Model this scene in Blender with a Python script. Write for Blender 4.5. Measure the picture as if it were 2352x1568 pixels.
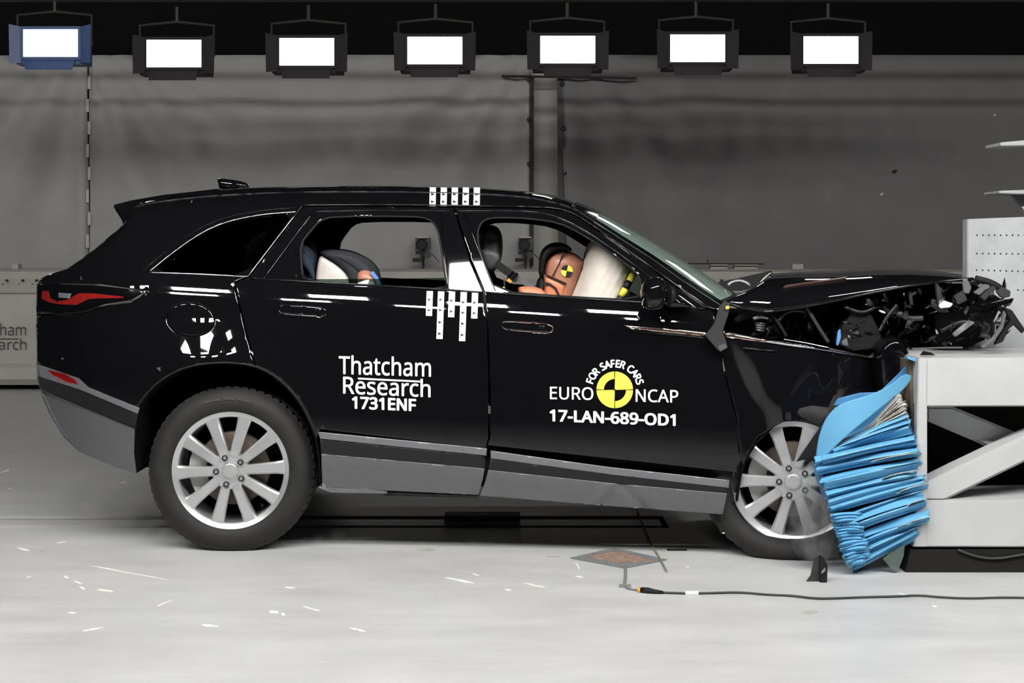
import bpy, bmesh, math, random
import numpy as np
from mathutils import Vector, Matrix
from mathutils.geometry import delaunay_2d_cdt
R = math.radians
random.seed(7)
scene = bpy.context.scene
for o in list(bpy.data.objects): bpy.data.objects.remove(o)
COL = scene.collection

# ------------------------------------------------------------------ camera
F, CX, CY = 3570.0, 1176.0, 571.0     # focal length in px, vanishing point of the view axis
D, HC = 7.0, 1.37                     # distance to the car's near flank, lens height
cam = bpy.data.cameras.new('camera'); camo = bpy.data.objects.new('camera', cam); COL.objects.link(camo)
camo.location = (0, -D, HC); camo.rotation_euler = (R(90), 0, 0)
cam.sensor_width = 36; cam.lens = 36*F/2352; cam.shift_y = -(784-CY)/2352.0; cam.clip_end = 80
scene.camera = camo
# ------------------------------------------------------------------ world and exposure
w = bpy.data.worlds.new('world'); scene.world = w; w.use_nodes = True
w.node_tree.nodes['Background'].inputs[0].default_value = (0.9, 0.95, 1, 1)
w.node_tree.nodes['Background'].inputs[1].default_value = 0.004
scene.view_settings.view_transform = 'Standard'; scene.view_settings.look = 'None'
scene.view_settings.gamma = 1; scene.view_settings.use_curve_mapping = False
scene.view_settings.exposure = 0.0
L_NEAR, L_FAR, L_ADDED = 165.0, 9.0, 90.0    # radiance of the lamp rows and of the added side lamps

# ------------------------------------------------------------------ materials
def mat(name, col, rough=.5, metal=0, coat=0, var=.08, scale=20, bump=0, bscale=80, spec=.5, emit=0):
    m = bpy.data.materials.new(name); m.use_nodes = True
    nt = m.node_tree; b = nt.nodes['Principled BSDF']
    b.inputs['Roughness'].default_value = rough; b.inputs['Metallic'].default_value = metal
    b.inputs['Coat Weight'].default_value = coat; b.inputs['Coat Roughness'].default_value = .02
    b.inputs['Specular IOR Level'].default_value = spec
    tc = nt.nodes.new('ShaderNodeTexCoord')
    n = nt.nodes.new('ShaderNodeTexNoise'); n.inputs['Scale'].default_value = scale; n.inputs['Detail'].default_value = 6
    nt.links.new(tc.outputs['Object'], n.inputs['Vector'])
    r = nt.nodes.new('ShaderNodeMapRange'); r.inputs['From Min'].default_value = .3; r.inputs['From Max'].default_value = .7
    r.inputs['To Min'].default_value = 1-var; r.inputs['To Max'].default_value = 1+var
    nt.links.new(n.outputs['Fac'], r.inputs['Value'])
    mx = nt.nodes.new('ShaderNodeVectorMath'); mx.operation = 'SCALE'; mx.inputs[0].default_value = col[:3]
    nt.links.new(r.outputs[0], mx.inputs['Scale']); nt.links.new(mx.outputs[0], b.inputs['Base Color'])
    if bump:
        n2 = nt.nodes.new('ShaderNodeTexNoise'); n2.inputs['Scale'].default_value = bscale; n2.inputs['Detail'].default_value = 4
        nt.links.new(tc.outputs['Object'], n2.inputs['Vector'])
        bp = nt.nodes.new('ShaderNodeBump'); bp.inputs['Strength'].default_value = bump; bp.inputs['Distance'].default_value = .01
        nt.links.new(n2.outputs['Fac'], bp.inputs['Height']); nt.links.new(bp.outputs[0], b.inputs['Normal'])
    if emit:
        b.inputs['Emission Color'].default_value = (col[0], col[1], col[2], 1); b.inputs['Emission Strength'].default_value = emit
    return m
def glass(name, tint, rough=0.0, haze=0):
    m = bpy.data.materials.new(name); m.use_nodes = True; nt = m.node_tree
    nt.nodes.remove(nt.nodes['Principled BSDF']); out = nt.nodes['Material Output']
    t = nt.nodes.new('ShaderNodeBsdfTransparent'); t.inputs[0].default_value = (*tint, 1)
    g = nt.nodes.new('ShaderNodeBsdfGlossy'); g.inputs['Roughness'].default_value = rough
    fr = nt.nodes.new('ShaderNodeFresnel'); fr.inputs[0].default_value = 1.5
    mx = nt.nodes.new('ShaderNodeMixShader'); nt.links.new(fr.outputs[0], mx.inputs[0])
    base = t
    if haze:
        d = nt.nodes.new('ShaderNodeBsdfDiffuse'); d.inputs[0].default_value = (.55, .75, .65, 1)
        m2 = nt.nodes.new('ShaderNodeMixShader'); m2.inputs[0].default_value = haze
        nt.links.new(t.outputs[0], m2.inputs[1]); nt.links.new(d.outputs[0], m2.inputs[2]); base = m2
    nt.links.new(base.outputs[0], mx.inputs[1]); nt.links.new(g.outputs[0], mx.inputs[2])
    nt.links.new(mx.outputs[0], out.inputs[0]); return m
def lampmat(name, e, col=(1, .98, .94)):
    m = bpy.data.materials.new(name); m.use_nodes = True; nt = m.node_tree
    nt.nodes.remove(nt.nodes['Principled BSDF'])
    em = nt.nodes.new('ShaderNodeEmission'); em.inputs[0].default_value = (*col, 1); em.inputs[1].default_value = e
    nt.links.new(em.outputs[0], nt.nodes['Material Output'].inputs[0]); return m
M = {}
M['paint'] = mat('black_car_paint', (.004, .0037, .0048), .6, coat=1, var=.1, spec=.0)
M['piano'] = mat('gloss_black_trim', (.003, .003, .004), .08, var=.1)
M['matblack'] = mat('matt_black_plastic', (.005, .005, .0055), .6, bump=.1, spec=.3)
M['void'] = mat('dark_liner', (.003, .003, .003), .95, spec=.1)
M['clad'] = mat('grey_cladding', (.098, .098, .106), .42, metal=.25, var=.05, scale=40)
M['clad2'] = mat('dark_grey_band', (.009, .009, .011), .45, var=.1, spec=.3)
M['cladlight'] = mat('light_grey_strip', (.16, .16, .175), .35, metal=.3, var=.05)
M['chrome'] = mat('chrome_edge', (.6, .6, .65), .12, metal=1)
M['copper'] = mat('copper_trim', (.85, .62, .52), .22, metal=1)
M['alloy'] = mat('silver_alloy', (.50, .51, .52), .3, metal=.65, var=.03)
M['alloyd'] = mat('dark_alloy', (.10, .10, .105), .45, metal=.6)
M['rotor'] = mat('brake_rotor', (.16, .13, .11), .5, metal=.5, var=.2)
M['caliper'] = mat('brake_caliper', (.42, .42, .41), .5, metal=.3)
M['rubber'] = mat('tyre_rubber', (.017, .016, .016), .65, var=.15, bump=.1, bscale=120, spec=.3)
M['rubber2'] = mat('tyre_tread', (.024, .020, .018), .75, var=.2, bump=.2, bscale=90)
M['white'] = mat('white_vinyl', (.85, .85, .84), .5, var=.01)
M['yellow'] = mat('yellow_vinyl', (.80, .74, .08), .5, var=.02)
M['black'] = mat('black_vinyl', (.006, .006, .006), .5)
M['red'] = mat('red_lens', (.23, .012, .010), .12, coat=1, var=.25, scale=60)
M['reddeep'] = mat('deep_red_lens', (.20, .003, .005), .12, coat=1, var=.1)
M['lens'] = mat('clear_lens', (.30, .31, .33), .15, metal=.6)
M['windscreen'] = glass('windscreen_glass', (.50, .66, .58), 0.02, .34)
M['tint'] = glass('tinted_glass', (.30, .35, .33))
M['clear'] = glass('clear_glass', (.35, .42, .39))
M['leather'] = mat('black_leather', (.02, .02, .022), .5, bump=.2, bscale=200)
M['leather2'] = mat('grey_leather', (.05, .05, .055), .5, bump=.2, bscale=200)
M['belt'] = mat('seat_belt_webbing', (.09, .095, .10), .7)
M['skin'] = mat('dummy_vinyl', (.44, .19, .125), .38, var=.06, scale=8)
M['skin2'] = mat('dummy_vinyl_orange', (.56, .20, .10), .42, var=.05, scale=8)
M['airbag'] = mat('airbag_fabric', (.66, .62, .56), .9, var=.05, bump=.35, bscale=30)
M['airbag2'] = mat('airbag_fabric_green', (.55, .57, .50), .9, var=.05, bump=.3, bscale=30)
M['seatcloth'] = mat('child_seat_cloth', (.022, .026, .032), .85, bump=.4, bscale=220)
M['navy'] = mat('navy_cloth', (.02, .035, .06), .8)
M['shell'] = mat('white_plastic_shell', (.66, .62, .58), .4)
M['bluecloth'] = mat('blue_strap', (.10, .24, .55), .7)
M['orange'] = mat('orange_plastic', (.8, .30, .03), .5)
M['blue'] = mat('blue_barrier_skin', (.12, .365, .59), .38, var=.05, scale=6, bump=.12, bscale=14)
M['blued'] = mat('blue_barrier_edge', (.05, .20, .42), .5, var=.1)  # darker copy of the skin blue, shade put into the colour
M['foil'] = mat('aluminium_honeycomb', (.68, .66, .62), .35, metal=.3, var=.3, scale=60, bump=.8, bscale=90)
M['steelw'] = mat('white_painted_steel', (.43, .44, .445), .5, var=.05, scale=5, bump=.05)
M['concrete'] = mat('grey_concrete_block', (.33, .35, .355), .8, var=.10, scale=9, bump=.2)
M['hole'] = mat('bolt_hole_dark', (.02, .02, .02), .9)
M['rust'] = mat('rusty_edge', (.09, .07, .05), .8, var=.4)
M['darkbrown'] = mat('dark_backing', (.011, .0095, .008), .8, spec=.2)
M['metaldark'] = mat('dark_bare_metal', (.05, .05, .055), .4, metal=.8, var=.3)
M['metal'] = mat('crumpled_bare_metal', (.30, .30, .31), .35, metal=.7, var=.4, bump=.4)
M['greyplas'] = mat('grey_plastic', (.024, .024, .026), .5, var=.2)
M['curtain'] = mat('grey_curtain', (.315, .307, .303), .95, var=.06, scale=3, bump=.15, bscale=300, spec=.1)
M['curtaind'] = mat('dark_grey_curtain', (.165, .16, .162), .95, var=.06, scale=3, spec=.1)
M['wallpanel'] = mat('wall_sheet', (.42, .405, .38), .9, var=.04, scale=2, spec=.1)
M['cbarrier'] = mat('painted_concrete', (.36, .345, .32), .7, var=.07, scale=3, bump=.15)
M['steeldark'] = mat('dark_steel', (.02, .018, .017), .6)
M['ceiling'] = mat('black_ceiling', (.006, .006, .006), .95, spec=.05)
M['walldark'] = mat('dark_wall', (.02, .02, .02), .95, spec=.1)
M['housing'] = mat('lamp_housing', (.014, .012, .013), .7, spec=.2)
M['houseblue'] = mat('blue_lamp_housing', (.03, .06, .16), .5)
M['cable'] = mat('cable_rubber', (.03, .035, .03), .6)
M['tape'] = mat('grey_tape', (.17, .18, .185), .6, var=.2, scale=40)
M['scuff'] = mat('pale_scuff', (.82, .80, .74), .7)
M['stain'] = mat('brown_stain', (.20, .17, .12), .8, var=.3)
M['hatch'] = mat('worn_brown_hatch', (.26, .18, .14), .7, var=.4, scale=30, bump=.4)
M['redbrown'] = mat('red_brown_steel', (.06, .012, .008), .6)

# floor paint: light grey, scuffed, slightly glossy
def floormat():
    m = mat('grey_floor_paint', (.49, .50, .50), .38, var=.0); nt = m.node_tree; b = nt.nodes['Principled BSDF']
    tc = nt.nodes.new('ShaderNodeTexCoord'); mp = nt.nodes.new('ShaderNodeMapping'); mp.inputs['Scale'].default_value = (1.2, 4, 1)
    nt.links.new(tc.outputs['Object'], mp.inputs[0])
    n = nt.nodes.new('ShaderNodeTexNoise'); n.inputs['Scale'].default_value = 1.3; n.inputs['Detail'].default_value = 9; n.inputs['Roughness'].default_value = .65
    nt.links.new(mp.outputs[0], n.inputs['Vector'])
    cr = nt.nodes.new('ShaderNodeValToRGB'); cr.color_ramp.elements[0].position = .3; cr.color_ramp.elements[0].color = (.415, .42, .42, 1)
    cr.color_ramp.elements[1].position = .65; cr.color_ramp.elements[1].color = (.525, .53, .535, 1)
    nt.links.new(n.outputs['Fac'], cr.inputs[0])
    v = nt.nodes.new('ShaderNodeTexNoise'); v.inputs['Scale'].default_value = 26; v.inputs['Detail'].default_value = 3
    nt.links.new(mp.outputs[0], v.inputs['Vector'])
    c2 = nt.nodes.new('ShaderNodeValToRGB'); c2.color_ramp.elements[0].position = .70; c2.color_ramp.elements[1].position = .74
    c2.color_ramp.elements[0].color = (0, 0, 0, 1); c2.color_ramp.elements[1].color = (1, 1, 1, 1)
    nt.links.new(v.outputs['Fac'], c2.inputs[0])
    mx = nt.nodes.new('ShaderNodeMix'); mx.data_type = 'RGBA'; mx.inputs[7].default_value = (.66, .64, .60, 1)
    nt.links.new(c2.outputs[0], mx.inputs[0]); nt.links.new(cr.outputs[0], mx.inputs[6]); nt.links.new(mx.outputs[2], b.inputs['Base Color'])
    rr = nt.nodes.new('ShaderNodeMapRange'); rr.inputs['To Min'].default_value = .28; rr.inputs['To Max'].default_value = .5
    nt.links.new(n.outputs['Fac'], rr.inputs['Value']); nt.links.new(rr.outputs[0], b.inputs['Roughness'])
    return m
M['floor'] = floormat()

# ------------------------------------------------------------------ geometry helpers
def P(px, py, Y):                       # reference pixel -> point on the plane at depth Y
    d = D+Y
    return Vector(((px-CX)/F*d, Y, HC-(py-CY)/F*d))
def G(px, py, z=0.0):                   # reference pixel -> point on the floor
    d = (HC-z)*F/(py-CY)
    return Vector(((px-CX)/F*d, d-D, z))
def Yb(px): return -0.15*(px-530)/1300.0  # the car stands slightly turned
def Wc(px, py, off): return P(px, py, Yb(px)+off)

def link(name, me, m, parent=None, label=None):
    o = bpy.data.objects.new(name, me); COL.objects.link(o)
    if m is not None:
        if isinstance(m, str): m = M[m]
        if not me.materials: me.materials.append(m)
    if parent is not None:
        o.parent = parent
        o.matrix_parent_inverse = Matrix.Translation(-world_loc(parent))
    if label: o['label'] = label
    return o
def world_loc(o):
    v = Vector(o.location)
    p = o.parent
    if p is not None: v = v + world_loc(p) + o.matrix_parent_inverse.translation
    return v
def obj(name, verts, faces, m, parent=None, smooth=False, label=None, auto=None):
    me = bpy.data.meshes.new(name); me.from_pydata([tuple(v) for v in verts], [], faces); me.validate(); me.update()
    bm = bmesh.new(); bm.from_mesh(me); bmesh.ops.recalc_face_normals(bm, faces=bm.faces); bm.to_mesh(me); bm.free()
    if smooth: me.shade_smooth()
    if auto is not None: me.shade_smooth(); me.set_sharp_from_angle(angle=R(auto))
    return link(name, me, m, parent, label)
def empty(name, loc, label, cat, group=None):
    o = bpy.data.objects.new(name, None); COL.objects.link(o); o.location = loc; o.empty_display_size = .1
    return tag(o, label, cat, group)
def tag(o, label, cat, group=None):
    o['label'] = label; o['category'] = cat
    if group: o['group'] = group
    return o
def struct(o): o['kind'] = 'structure'; return o
class MB:
    def __init__(s): s.v = []; s.f = []
    def add(s, vs, fs):
        n = len(s.v); s.v += [Vector(v) for v in vs]; s.f += [[i+n for i in f] for f in fs]; return s
    def box(s, c, size, rot=None):
        x, y, z = [k/2 for k in size]
        vs = [Vector((a*x, b*y, cc*z)) for a in (-1, 1) for b in (-1, 1) for cc in (-1, 1)]
        if rot is not None: vs = [rot @ v for v in vs]
        vs = [v+Vector(c) for v in vs]
        return s.add(vs, [(0, 1, 3, 2), (4, 6, 7, 5), (0, 4, 5, 1), (2, 3, 7, 6), (0, 2, 6, 4), (1, 5, 7, 3)])
    def tube(s, pts, r, n=8, cap=True):
        pts = [Vector(p) for p in pts]; rs = r if isinstance(r, (list, tuple)) else [r]*len(pts)
        rings = []; up = Vector((0, 0, 1))
        for i, p in enumerate(pts):
            t = (pts[min(i+1, len(pts)-1)]-pts[max(i-1, 0)]).normalized()
            a = t.cross(up)
            if a.length < .1: a = t.cross(Vector((0, 1, 0)))
            a.normalize(); b = t.cross(a)
            rings.append([p+(a*math.cos(k*2*math.pi/n)+b*math.sin(k*2*math.pi/n))*rs[i] for k in range(n)])
        vs = [v for rg in rings for v in rg]; fs = []
        for i in range(len(pts)-1):
            for k in range(n):
                fs.append((i*n+k, i*n+(k+1) % n, (i+1)*n+(k+1) % n, (i+1)*n+k))
        if cap: fs += [tuple(range(n))[::-1], tuple((len(pts)-1)*n+k for k in range(n))]
        return s.add(vs, fs)
    def prism(s, ring0, ring1):
        n = len(ring0)
        fs = [tuple(range(n)), tuple(range(n, 2*n))[::-1]]+[(i, (i+1) % n, n+(i+1) % n, n+i) for i in range(n)]
        return s.add(list(ring0)+list(ring1), fs)
    def lathe(s, prof, n=48, center=(0, 0, 0), closed=False):   # prof: (radius, y) about the Y axis
        c = Vector(center); m = len(prof); vs = []
        for k in range(n):
            a = 2*math.pi*k/n
            for r, y in prof: vs.append(c+Vector((r*math.cos(a), y, r*math.sin(a))))
        fs = []
        for k in range(n):
            for j in range(m if closed else m-1):
                j2 = (j+1) % m
                fs.append((k*m+j, k*m+j2, ((k+1) % n)*m+j2, ((k+1) % n)*m+j))
        return s.add(vs, fs)
    def build(s, name, m, parent=None, smooth=False, label=None, auto=None):
        return obj(name, s.v, s.f, m, parent, smooth, label, auto)
def grid_mesh(fn, nu, nv):
    vs = [fn(i/nu, j/nv) for i in range(nu+1) for j in range(nv+1)]
    fs = [(i*(nv+1)+j, (i+1)*(nv+1)+j, (i+1)*(nv+1)+j+1, i*(nv+1)+j+1) for i in range(nu) for j in range(nv)]
    return vs, fs
def smooth_poly(pts, it=2, closed=True):  # Chaikin
    pts = [tuple(p) for p in pts]
    for _ in range(it):
        o = []; n = len(pts)
        rng = range(n if closed else n-1)
        if not closed: o.append(pts[0])
        for i in rng:
            a, b = pts[i], pts[(i+1) % n]
            o += [(a[0]*.75+b[0]*.25, a[1]*.75+b[1]*.25), (a[0]*.25+b[0]*.75, a[1]*.25+b[1]*.75)]
        if not closed: o.append(pts[-1])
        pts = o
    return pts
def resample(pts, step):
    out = []
    n = len(pts)
    for i in range(n):
        a = np.array(pts[i], float); b = np.array(pts[(i+1) % n], float); L = np.linalg.norm(b-a)
        if L < 1e-6: continue
        k = max(1, int(round(L/step)))
        for j in range(k): out.append(a+(b-a)*j/k)
    return np.array(out)
def inside(pt, poly):                    # pt (n,2), poly (m,2)
    x, y = pt[:, 0][:, None], pt[:, 1][:, None]
    x0, y0 = poly[:, 0][None], poly[:, 1][None]; p2 = np.roll(poly, -1, 0); x1, y1 = p2[:, 0][None], p2[:, 1][None]
    cond = (y0 > y) != (y1 > y)
    with np.errstate(divide='ignore', invalid='ignore'):
        xi = (x1-x0)*(y-y0)/(y1-y0)+x0
    return (np.sum(cond & (x < xi), 1) % 2) == 1
def distb(pt, poly):
    a = poly[None]; b = np.roll(poly, -1, 0)[None]; p = pt[:, None]; ab = b-a
    t = np.clip(np.sum((p-a)*ab, 2)/np.maximum(np.sum(ab*ab, 2), 1e-9), 0, 1)
    return np.min(np.linalg.norm(p-(a+t[..., None]*ab), axis=2), 1)
def cdt(outline, holes, step, inset=0):
    loops = [resample(outline, step)]+[resample(h, step) for h in holes]
    lo = loops[0].min(0); hi = loops[0].max(0)
    gx, gy = np.meshgrid(np.arange(lo[0]+step*.5, hi[0], step), np.arange(lo[1]+step*.5, hi[1], step))
    g = np.stack([gx.ravel(), gy.ravel()], 1)
    def ok(q, md):
        k = inside(q, loops[0])
        for h in loops[1:]: k &= ~inside(q, h)
        q = q[k]
        for l in loops:
            if len(q): q = q[distb(q, l) >= md]
        return q
    pts = [l for l in loops]
    g = ok(g, max(step*.45, inset*1.6))
    if inset:
        rings = []
        for l in loops:
            t = np.roll(l, -1, 0)-np.roll(l, 1, 0); t /= np.maximum(np.linalg.norm(t, axis=1), 1e-9)[:, None]
            nn = np.stack([-t[:, 1], t[:, 0]], 1)
            rings += [l+nn*inset, l-nn*inset]
        rg = ok(np.concatenate(rings), inset*.9)
        g = np.concatenate([g, rg]) if len(g) else rg
    edges = []; n0 = 0
    for l in loops:
        n = len(l); edges += [(n0+i, n0+(i+1) % n) for i in range(n)]; n0 += n
    allp = np.concatenate(pts+[g]) if len(g) else np.concatenate(pts)
    v, e, f, _, _, _ = delaunay_2d_cdt([Vector(p) for p in allp], edges, [], 0, 1e-4)
    v = np.array([tuple(p) for p in v]); f = np.array([tuple(t) for t in f if len(t) == 3])
    c = v[f].mean(1); k = inside(c, loops[0])
    for h in loops[1:]: k &= ~inside(c, h)
    f = f[k]
    db = np.min(np.stack([distb(v, l) for l in loops]), 0)
    return v, f, db < 1e-3, db
def panel(name, outline, m, parent, yf, holes=(), thick=.015, step=14, inset=2.2, lip=.004, mirror=False, label=None, sm=0, map3=None, wav=None):
    """a closed sheet whose outline is drawn in the side view and whose face follows yf(px,py) -> depth offset from the flank"""
    if sm: outline = smooth_poly(outline, sm)
    v, f, bd, db = cdt(outline, holes, step, inset)
    fn = map3 or (lambda x, y, o: Wc(x, y, o))
    pos = []; nor = []
    for i, (x, y) in enumerate(v):
        o = yf(x, y); p = fn(x, y, o+(lip if bd[i] else 0))
        e = .8
        du = fn(x+e, y, yf(x+e, y))-fn(x-e, y, yf(x-e, y)); dv = fn(x, y+e, yf(x, y+e))-fn(x, y-e, yf(x, y-e))
        n = du.cross(dv); n.normalize()
        if n.y > 0: n = -n
        pos.append(p); nor.append(n)
    # orient faces towards the camera side
    nv = len(pos); used = np.zeros(nv, bool); used[f.ravel()] = True
    F1 = []
    cnt = {}
    for a, b, c in f:
        nn = (pos[b]-pos[a]).cross(pos[c]-pos[a])
        if nn.y > 0: b, c = c, b
        F1.append((int(a), int(b), int(c)))
        for e in ((a, b), (b, c), (c, a)): cnt[(int(e[0]), int(e[1]))] = 1
    back = [p+Vector((0, thick, 0)) for p in pos]
    F2 = [(c+nv, b+nv, a+nv) for a, b, c in F1]
    F3 = []
    bn = {}
    for (a, b) in cnt:
        if (b, a) not in cnt:
            F3.append((b, a, a+nv, b+nv))
            d = pos[b]-pos[a]; outn = d.cross(nor[a]); outn.normalize()
            for q in (a, b): bn[q] = bn.get(q, Vector((0, 0, 0)))+outn
    verts = pos+back; faces = F1+F2+F3
    cc = []
    for t in F1:
        for q in t:
            n = nor[q]
            if q in bn and lip > 0 and bn[q].length > 0:
                n = (n+bn[q].normalized()*.55).normalized()
            cc.append(n)
    for t in F2: cc += [Vector((0, 1, 0))]*3
    for t in F3:
        nn = (verts[t[1]]-verts[t[0]]).cross(verts[t[2]]-verts[t[0]])
        if nn.length > 0: nn.normalize()
        cc += [nn]*4
    if mirror:
        verts = [Vector((p.x, 2*ymid(p.x)-p.y, p.z)) for p in verts]
        faces = [tuple(reversed(t)) for t in faces]
    me = bpy.data.meshes.new(name); me.from_pydata([tuple(p) for p in verts], [], faces); me.update()
    if not mirror:
        try: me.shade_smooth(); me.normals_split_custom_set([tuple(n) for n in cc])
        except Exception as ex: print('normals', ex)
    return link(name, me, m, parent, label)
def ymid(x): return .95-0.15*(x*510+1176-530)/1300.0
def inflate(name, outline, Y, half, m, parent, step=6, ramp=None, flat=0, label=None, sm=2, yoff=None, car=True):
    """a cushion: side-view outline swollen to both sides of depth Y"""
    if sm: outline = smooth_poly(outline, sm)
    v, f, bd, db = cdt(outline, [], step, step*.35)
    mx = ramp or db.max()
    hs = [half*(1-(1-min(1, d/mx))**2)**.5 for d in db]
    p0 = []; p1 = []
    for (x, y), h in zip(v, hs):
        yy = Y+(Yb(x) if car else 0)+(yoff(x, y) if yoff else 0); c = P(x, y, yy)
        p0.append(c+Vector((0, -h, 0))); p1.append(c+Vector((0, h, 0)))
    n = len(p0); idx = {}
    verts = list(p0)
    for i in range(n):
        if bd[i] or hs[i] < 1e-5: idx[i] = i
        else: idx[i] = len(verts); verts.append(p1[i])
    faces = []
    for a, b, c in f:
        nn = (p0[b]-p0[a]).cross(p0[c]-p0[a])
        if nn.y > 0: b, c = c, b
        faces.append((int(a), int(b), int(c)))
        t = (idx[c], idx[b], idx[a])
        if set(t) != {a, b, c}: faces.append(tuple(int(q) for q in t))
    return obj(name, verts, faces, m, parent, smooth=True, label=label)
def slab(name, outline, Y0, Y1, m, parent, car=True, label=None, bev=0, auto=30):
    """a straight extrusion of a side-view outline, true size, from depth Y0 back to Y1"""
    r0 = []
    for x, y in outline:
        r0.append(P(x, y, Y0+(Yb(x) if car else 0)))
    r1 = [p+Vector((0, Y1-Y0, 0)) for p in r0]
    mb = MB().prism(r0, r1); o = mb.build(name, m, parent, label=label)
    if bev:
        me = o.data; bm = bmesh.new(); bm.from_mesh(me)
        bmesh.ops.bevel(bm, geom=list(bm.edges), offset=bev, segments=2, affect='EDGES', clamp_overlap=True)
        bm.to_mesh(me); bm.free(); me.shade_smooth(); me.set_sharp_from_angle(angle=R(auto))
    return o

# ================================================================== SETTING
# floor in three slabs that leave the two slots of the tow rail open
YS = [(1.37*F/(y-CY)-D) for y in (1212, 1205.5, 1191.5, 1184.5)]
xe = G(1518, 1200).x
floor = struct(obj('floor', *(lambda mb: (mb.v, mb.f))(
    MB().box((0, (-9+YS[0])/2, -.008), (26, YS[0]+9, .016)).box((0, (YS[3]+9.2)/2, -.008), (26, 9.2-YS[3], .016))
    .box(((xe-13)/2, (YS[1]+YS[2])/2, -.010), (xe+13, YS[2]-YS[1], .016))
    .box(((xe+.03+13)/2, (YS[0]+YS[3])/2, -.008), (13-xe-.03, YS[3]-YS[0], .016))
    ), M['floor']))
struct(MB().box((0, (YS[0]+YS[3])/2, -.30), (26, .6, .02)).box((0, (YS[0]+YS[3])/2-.3, -.158), (26, .02, .28)).box((0, (YS[0]+YS[3])/2+.3, -.158), (26, .02, .28)).build('trim_2', 'void'))  # near-black pit faces: the shade inside the slots is put into the colour
floor['label'] = 'pale grey painted laboratory floor'
# scuffs and stains of the floor paint
sc = MB()
for x0, y0, x1, y1, wd in [(205, 1298, 382, 1330, 2.2), (145, 1322, 158, 1327, 4), (170, 1334, 188, 1340, 4), (182, 1346, 196, 1353, 5), (222, 1353, 260, 1357, 3.5),
        (360, 1391, 397, 1377, 3), (1022, 1325, 1088, 1338, 4), (1085, 1317, 1100, 1321, 3), (1160, 1353, 1175, 1355, 3), (695, 1392, 734, 1402, 4),
        (618, 1403, 640, 1406, 7), (646, 1408, 655, 1411, 6), (655, 1347, 678, 1350, 3), (462, 1434, 502, 1438, 4), (190, 1448, 236, 1440, 3),
        (802, 1441, 840, 1449, 4), (1204, 1338, 1252, 1348, 2.5), (1320, 1322, 1340, 1325, 3), (1322, 1292, 1332, 1306, 8), (38, 1257, 68, 1264, 4),
        (155, 1406, 175, 1407, 3), (0, 1085, 22, 1078, 4), (130, 1246, 150, 1244, 2), (2140, 1390, 2155, 1393, 4), (60, 1325, 72, 1323, 3), (1575, 1300, 1583, 1303, 4),
        (2060, 1362, 2085, 1366, 2), (275, 1109, 290, 1107, 3), (18, 1122, 30, 1121, 3), (560, 1270, 563, 1300, 0.01)]:
    n = 6; top = []; bot = []
    for k in range(n+1):
        t = k/n; wdk = wd*.5*(.5+.8*random.random())*(1-abs(2*t-1)**4*.8)
        x = x0+(x1-x0)*t; y = y0+(y1-y0)*t+random.uniform(-.6, .6)
        top.append(G(x, y-wdk, .0012)); bot.append(G(x, y+wdk, .0012))
    ring = top+bot[::-1]; sc.prism(ring, [p-Vector((0, 0, .001)) for p in ring])
o = sc.build('floor_scuffs', 'scuff', floor); o['kind'] = 'stuff'
st = MB()
for x0, y0, rx, ry in [(980, 1262, 26, 4), (1268, 1278, 18, 2.5), (1860, 1405, 22, 5), (1230, 1300, 5, 1), (98, 1266, 6, 2)]:
    ring = [G(x0+rx*math.cos(a*.4)*random.uniform(.7, 1.1), y0+ry*math.sin(a*.4)*random.uniform(.7, 1.1), .0011) for a in range(15)]
    st.prism(ring, [p-Vector((0, 0, .001)) for p in ring])
mst = mat('faint_floor_stain', (.40, .395, .37), .6, var=.15, scale=30)
o = st.build('floor_stains', mst, floor); o['kind'] = 'stuff'

# room shell
WY = 8.7
struct(obj('ceiling', *(lambda mb: (mb.v, mb.f))(MB().box((0, 0, 6.1), (26, 18.4, .2))), M['ceiling']))
struct(MB().box((-13, 0, 3), (.2, 18.4, 6.4)).build('wall_left', 'walldark'))
struct(MB().box((13, 0, 3), (.2, 18.4, 6.4)).build('wall_right', 'walldark'))
struct(MB().box((0, -9.1, 3), (26, .2, 6.4)).build('wall_front', 'walldark'))
struct(MB().box((0, WY+.4, 1.66), (26, .2, 3.32)).build('wall_back', 'wallpanel'))
struct(MB().box((0, WY+.35, 4.68), (26, .3, 2.7)).build('trim_1', 'ceiling'))

# curtains hung along the back wall
def fold(x, z, seed, amp, slant):
    s = 0
    for k, (fr, ph) in enumerate([(3.1, .3), (6.3, 1.7), (11.7, 4.1), (19.0, 2.2)]):
        s += math.sin((x+slant*(3.3-z)*math.sin(ph*3))*fr+ph+seed+.5*math.sin(z*1.1+k))/(1+k*1.2)
    return amp*s
def curtain(name, x0, x1, seed, amp, slant, m, label, edge=None):
    def fn(u, v):
        z = 3.32*v+.0; xl = x0(z) if callable(x0) else x0; xr = x1(z) if callable(x1) else x1
        x = xl+(xr-xl)*u
        y = .35*fold(x, z, seed, amp, slant)
        for (ax_, az_, sg, k_, am_) in FANS:
            dx = (x-ax_)*sg; dz = az_-z
            if dz > 0 and dx > -.1:
                th = math.atan2(dx, dz+.15); rr_ = math.hypot(dx, dz)
                y += am_*1.7*math.sin(th*k_+k_*.37)*min(1, rr_/1.2)*max(0, 1-max(0, th-.95)/.5)*(1 if th > 0 else 0)
        return Vector((x, WY-.04+y, z))
    vs, fs = grid_mesh(fn, 150, 40)
    o = obj(name, vs, fs, m, None, smooth=True)
    md = o.modifiers.new('thick', 'SOLIDIFY'); md.thickness = .006
    return tag(o, label, 'curtain')
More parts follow.
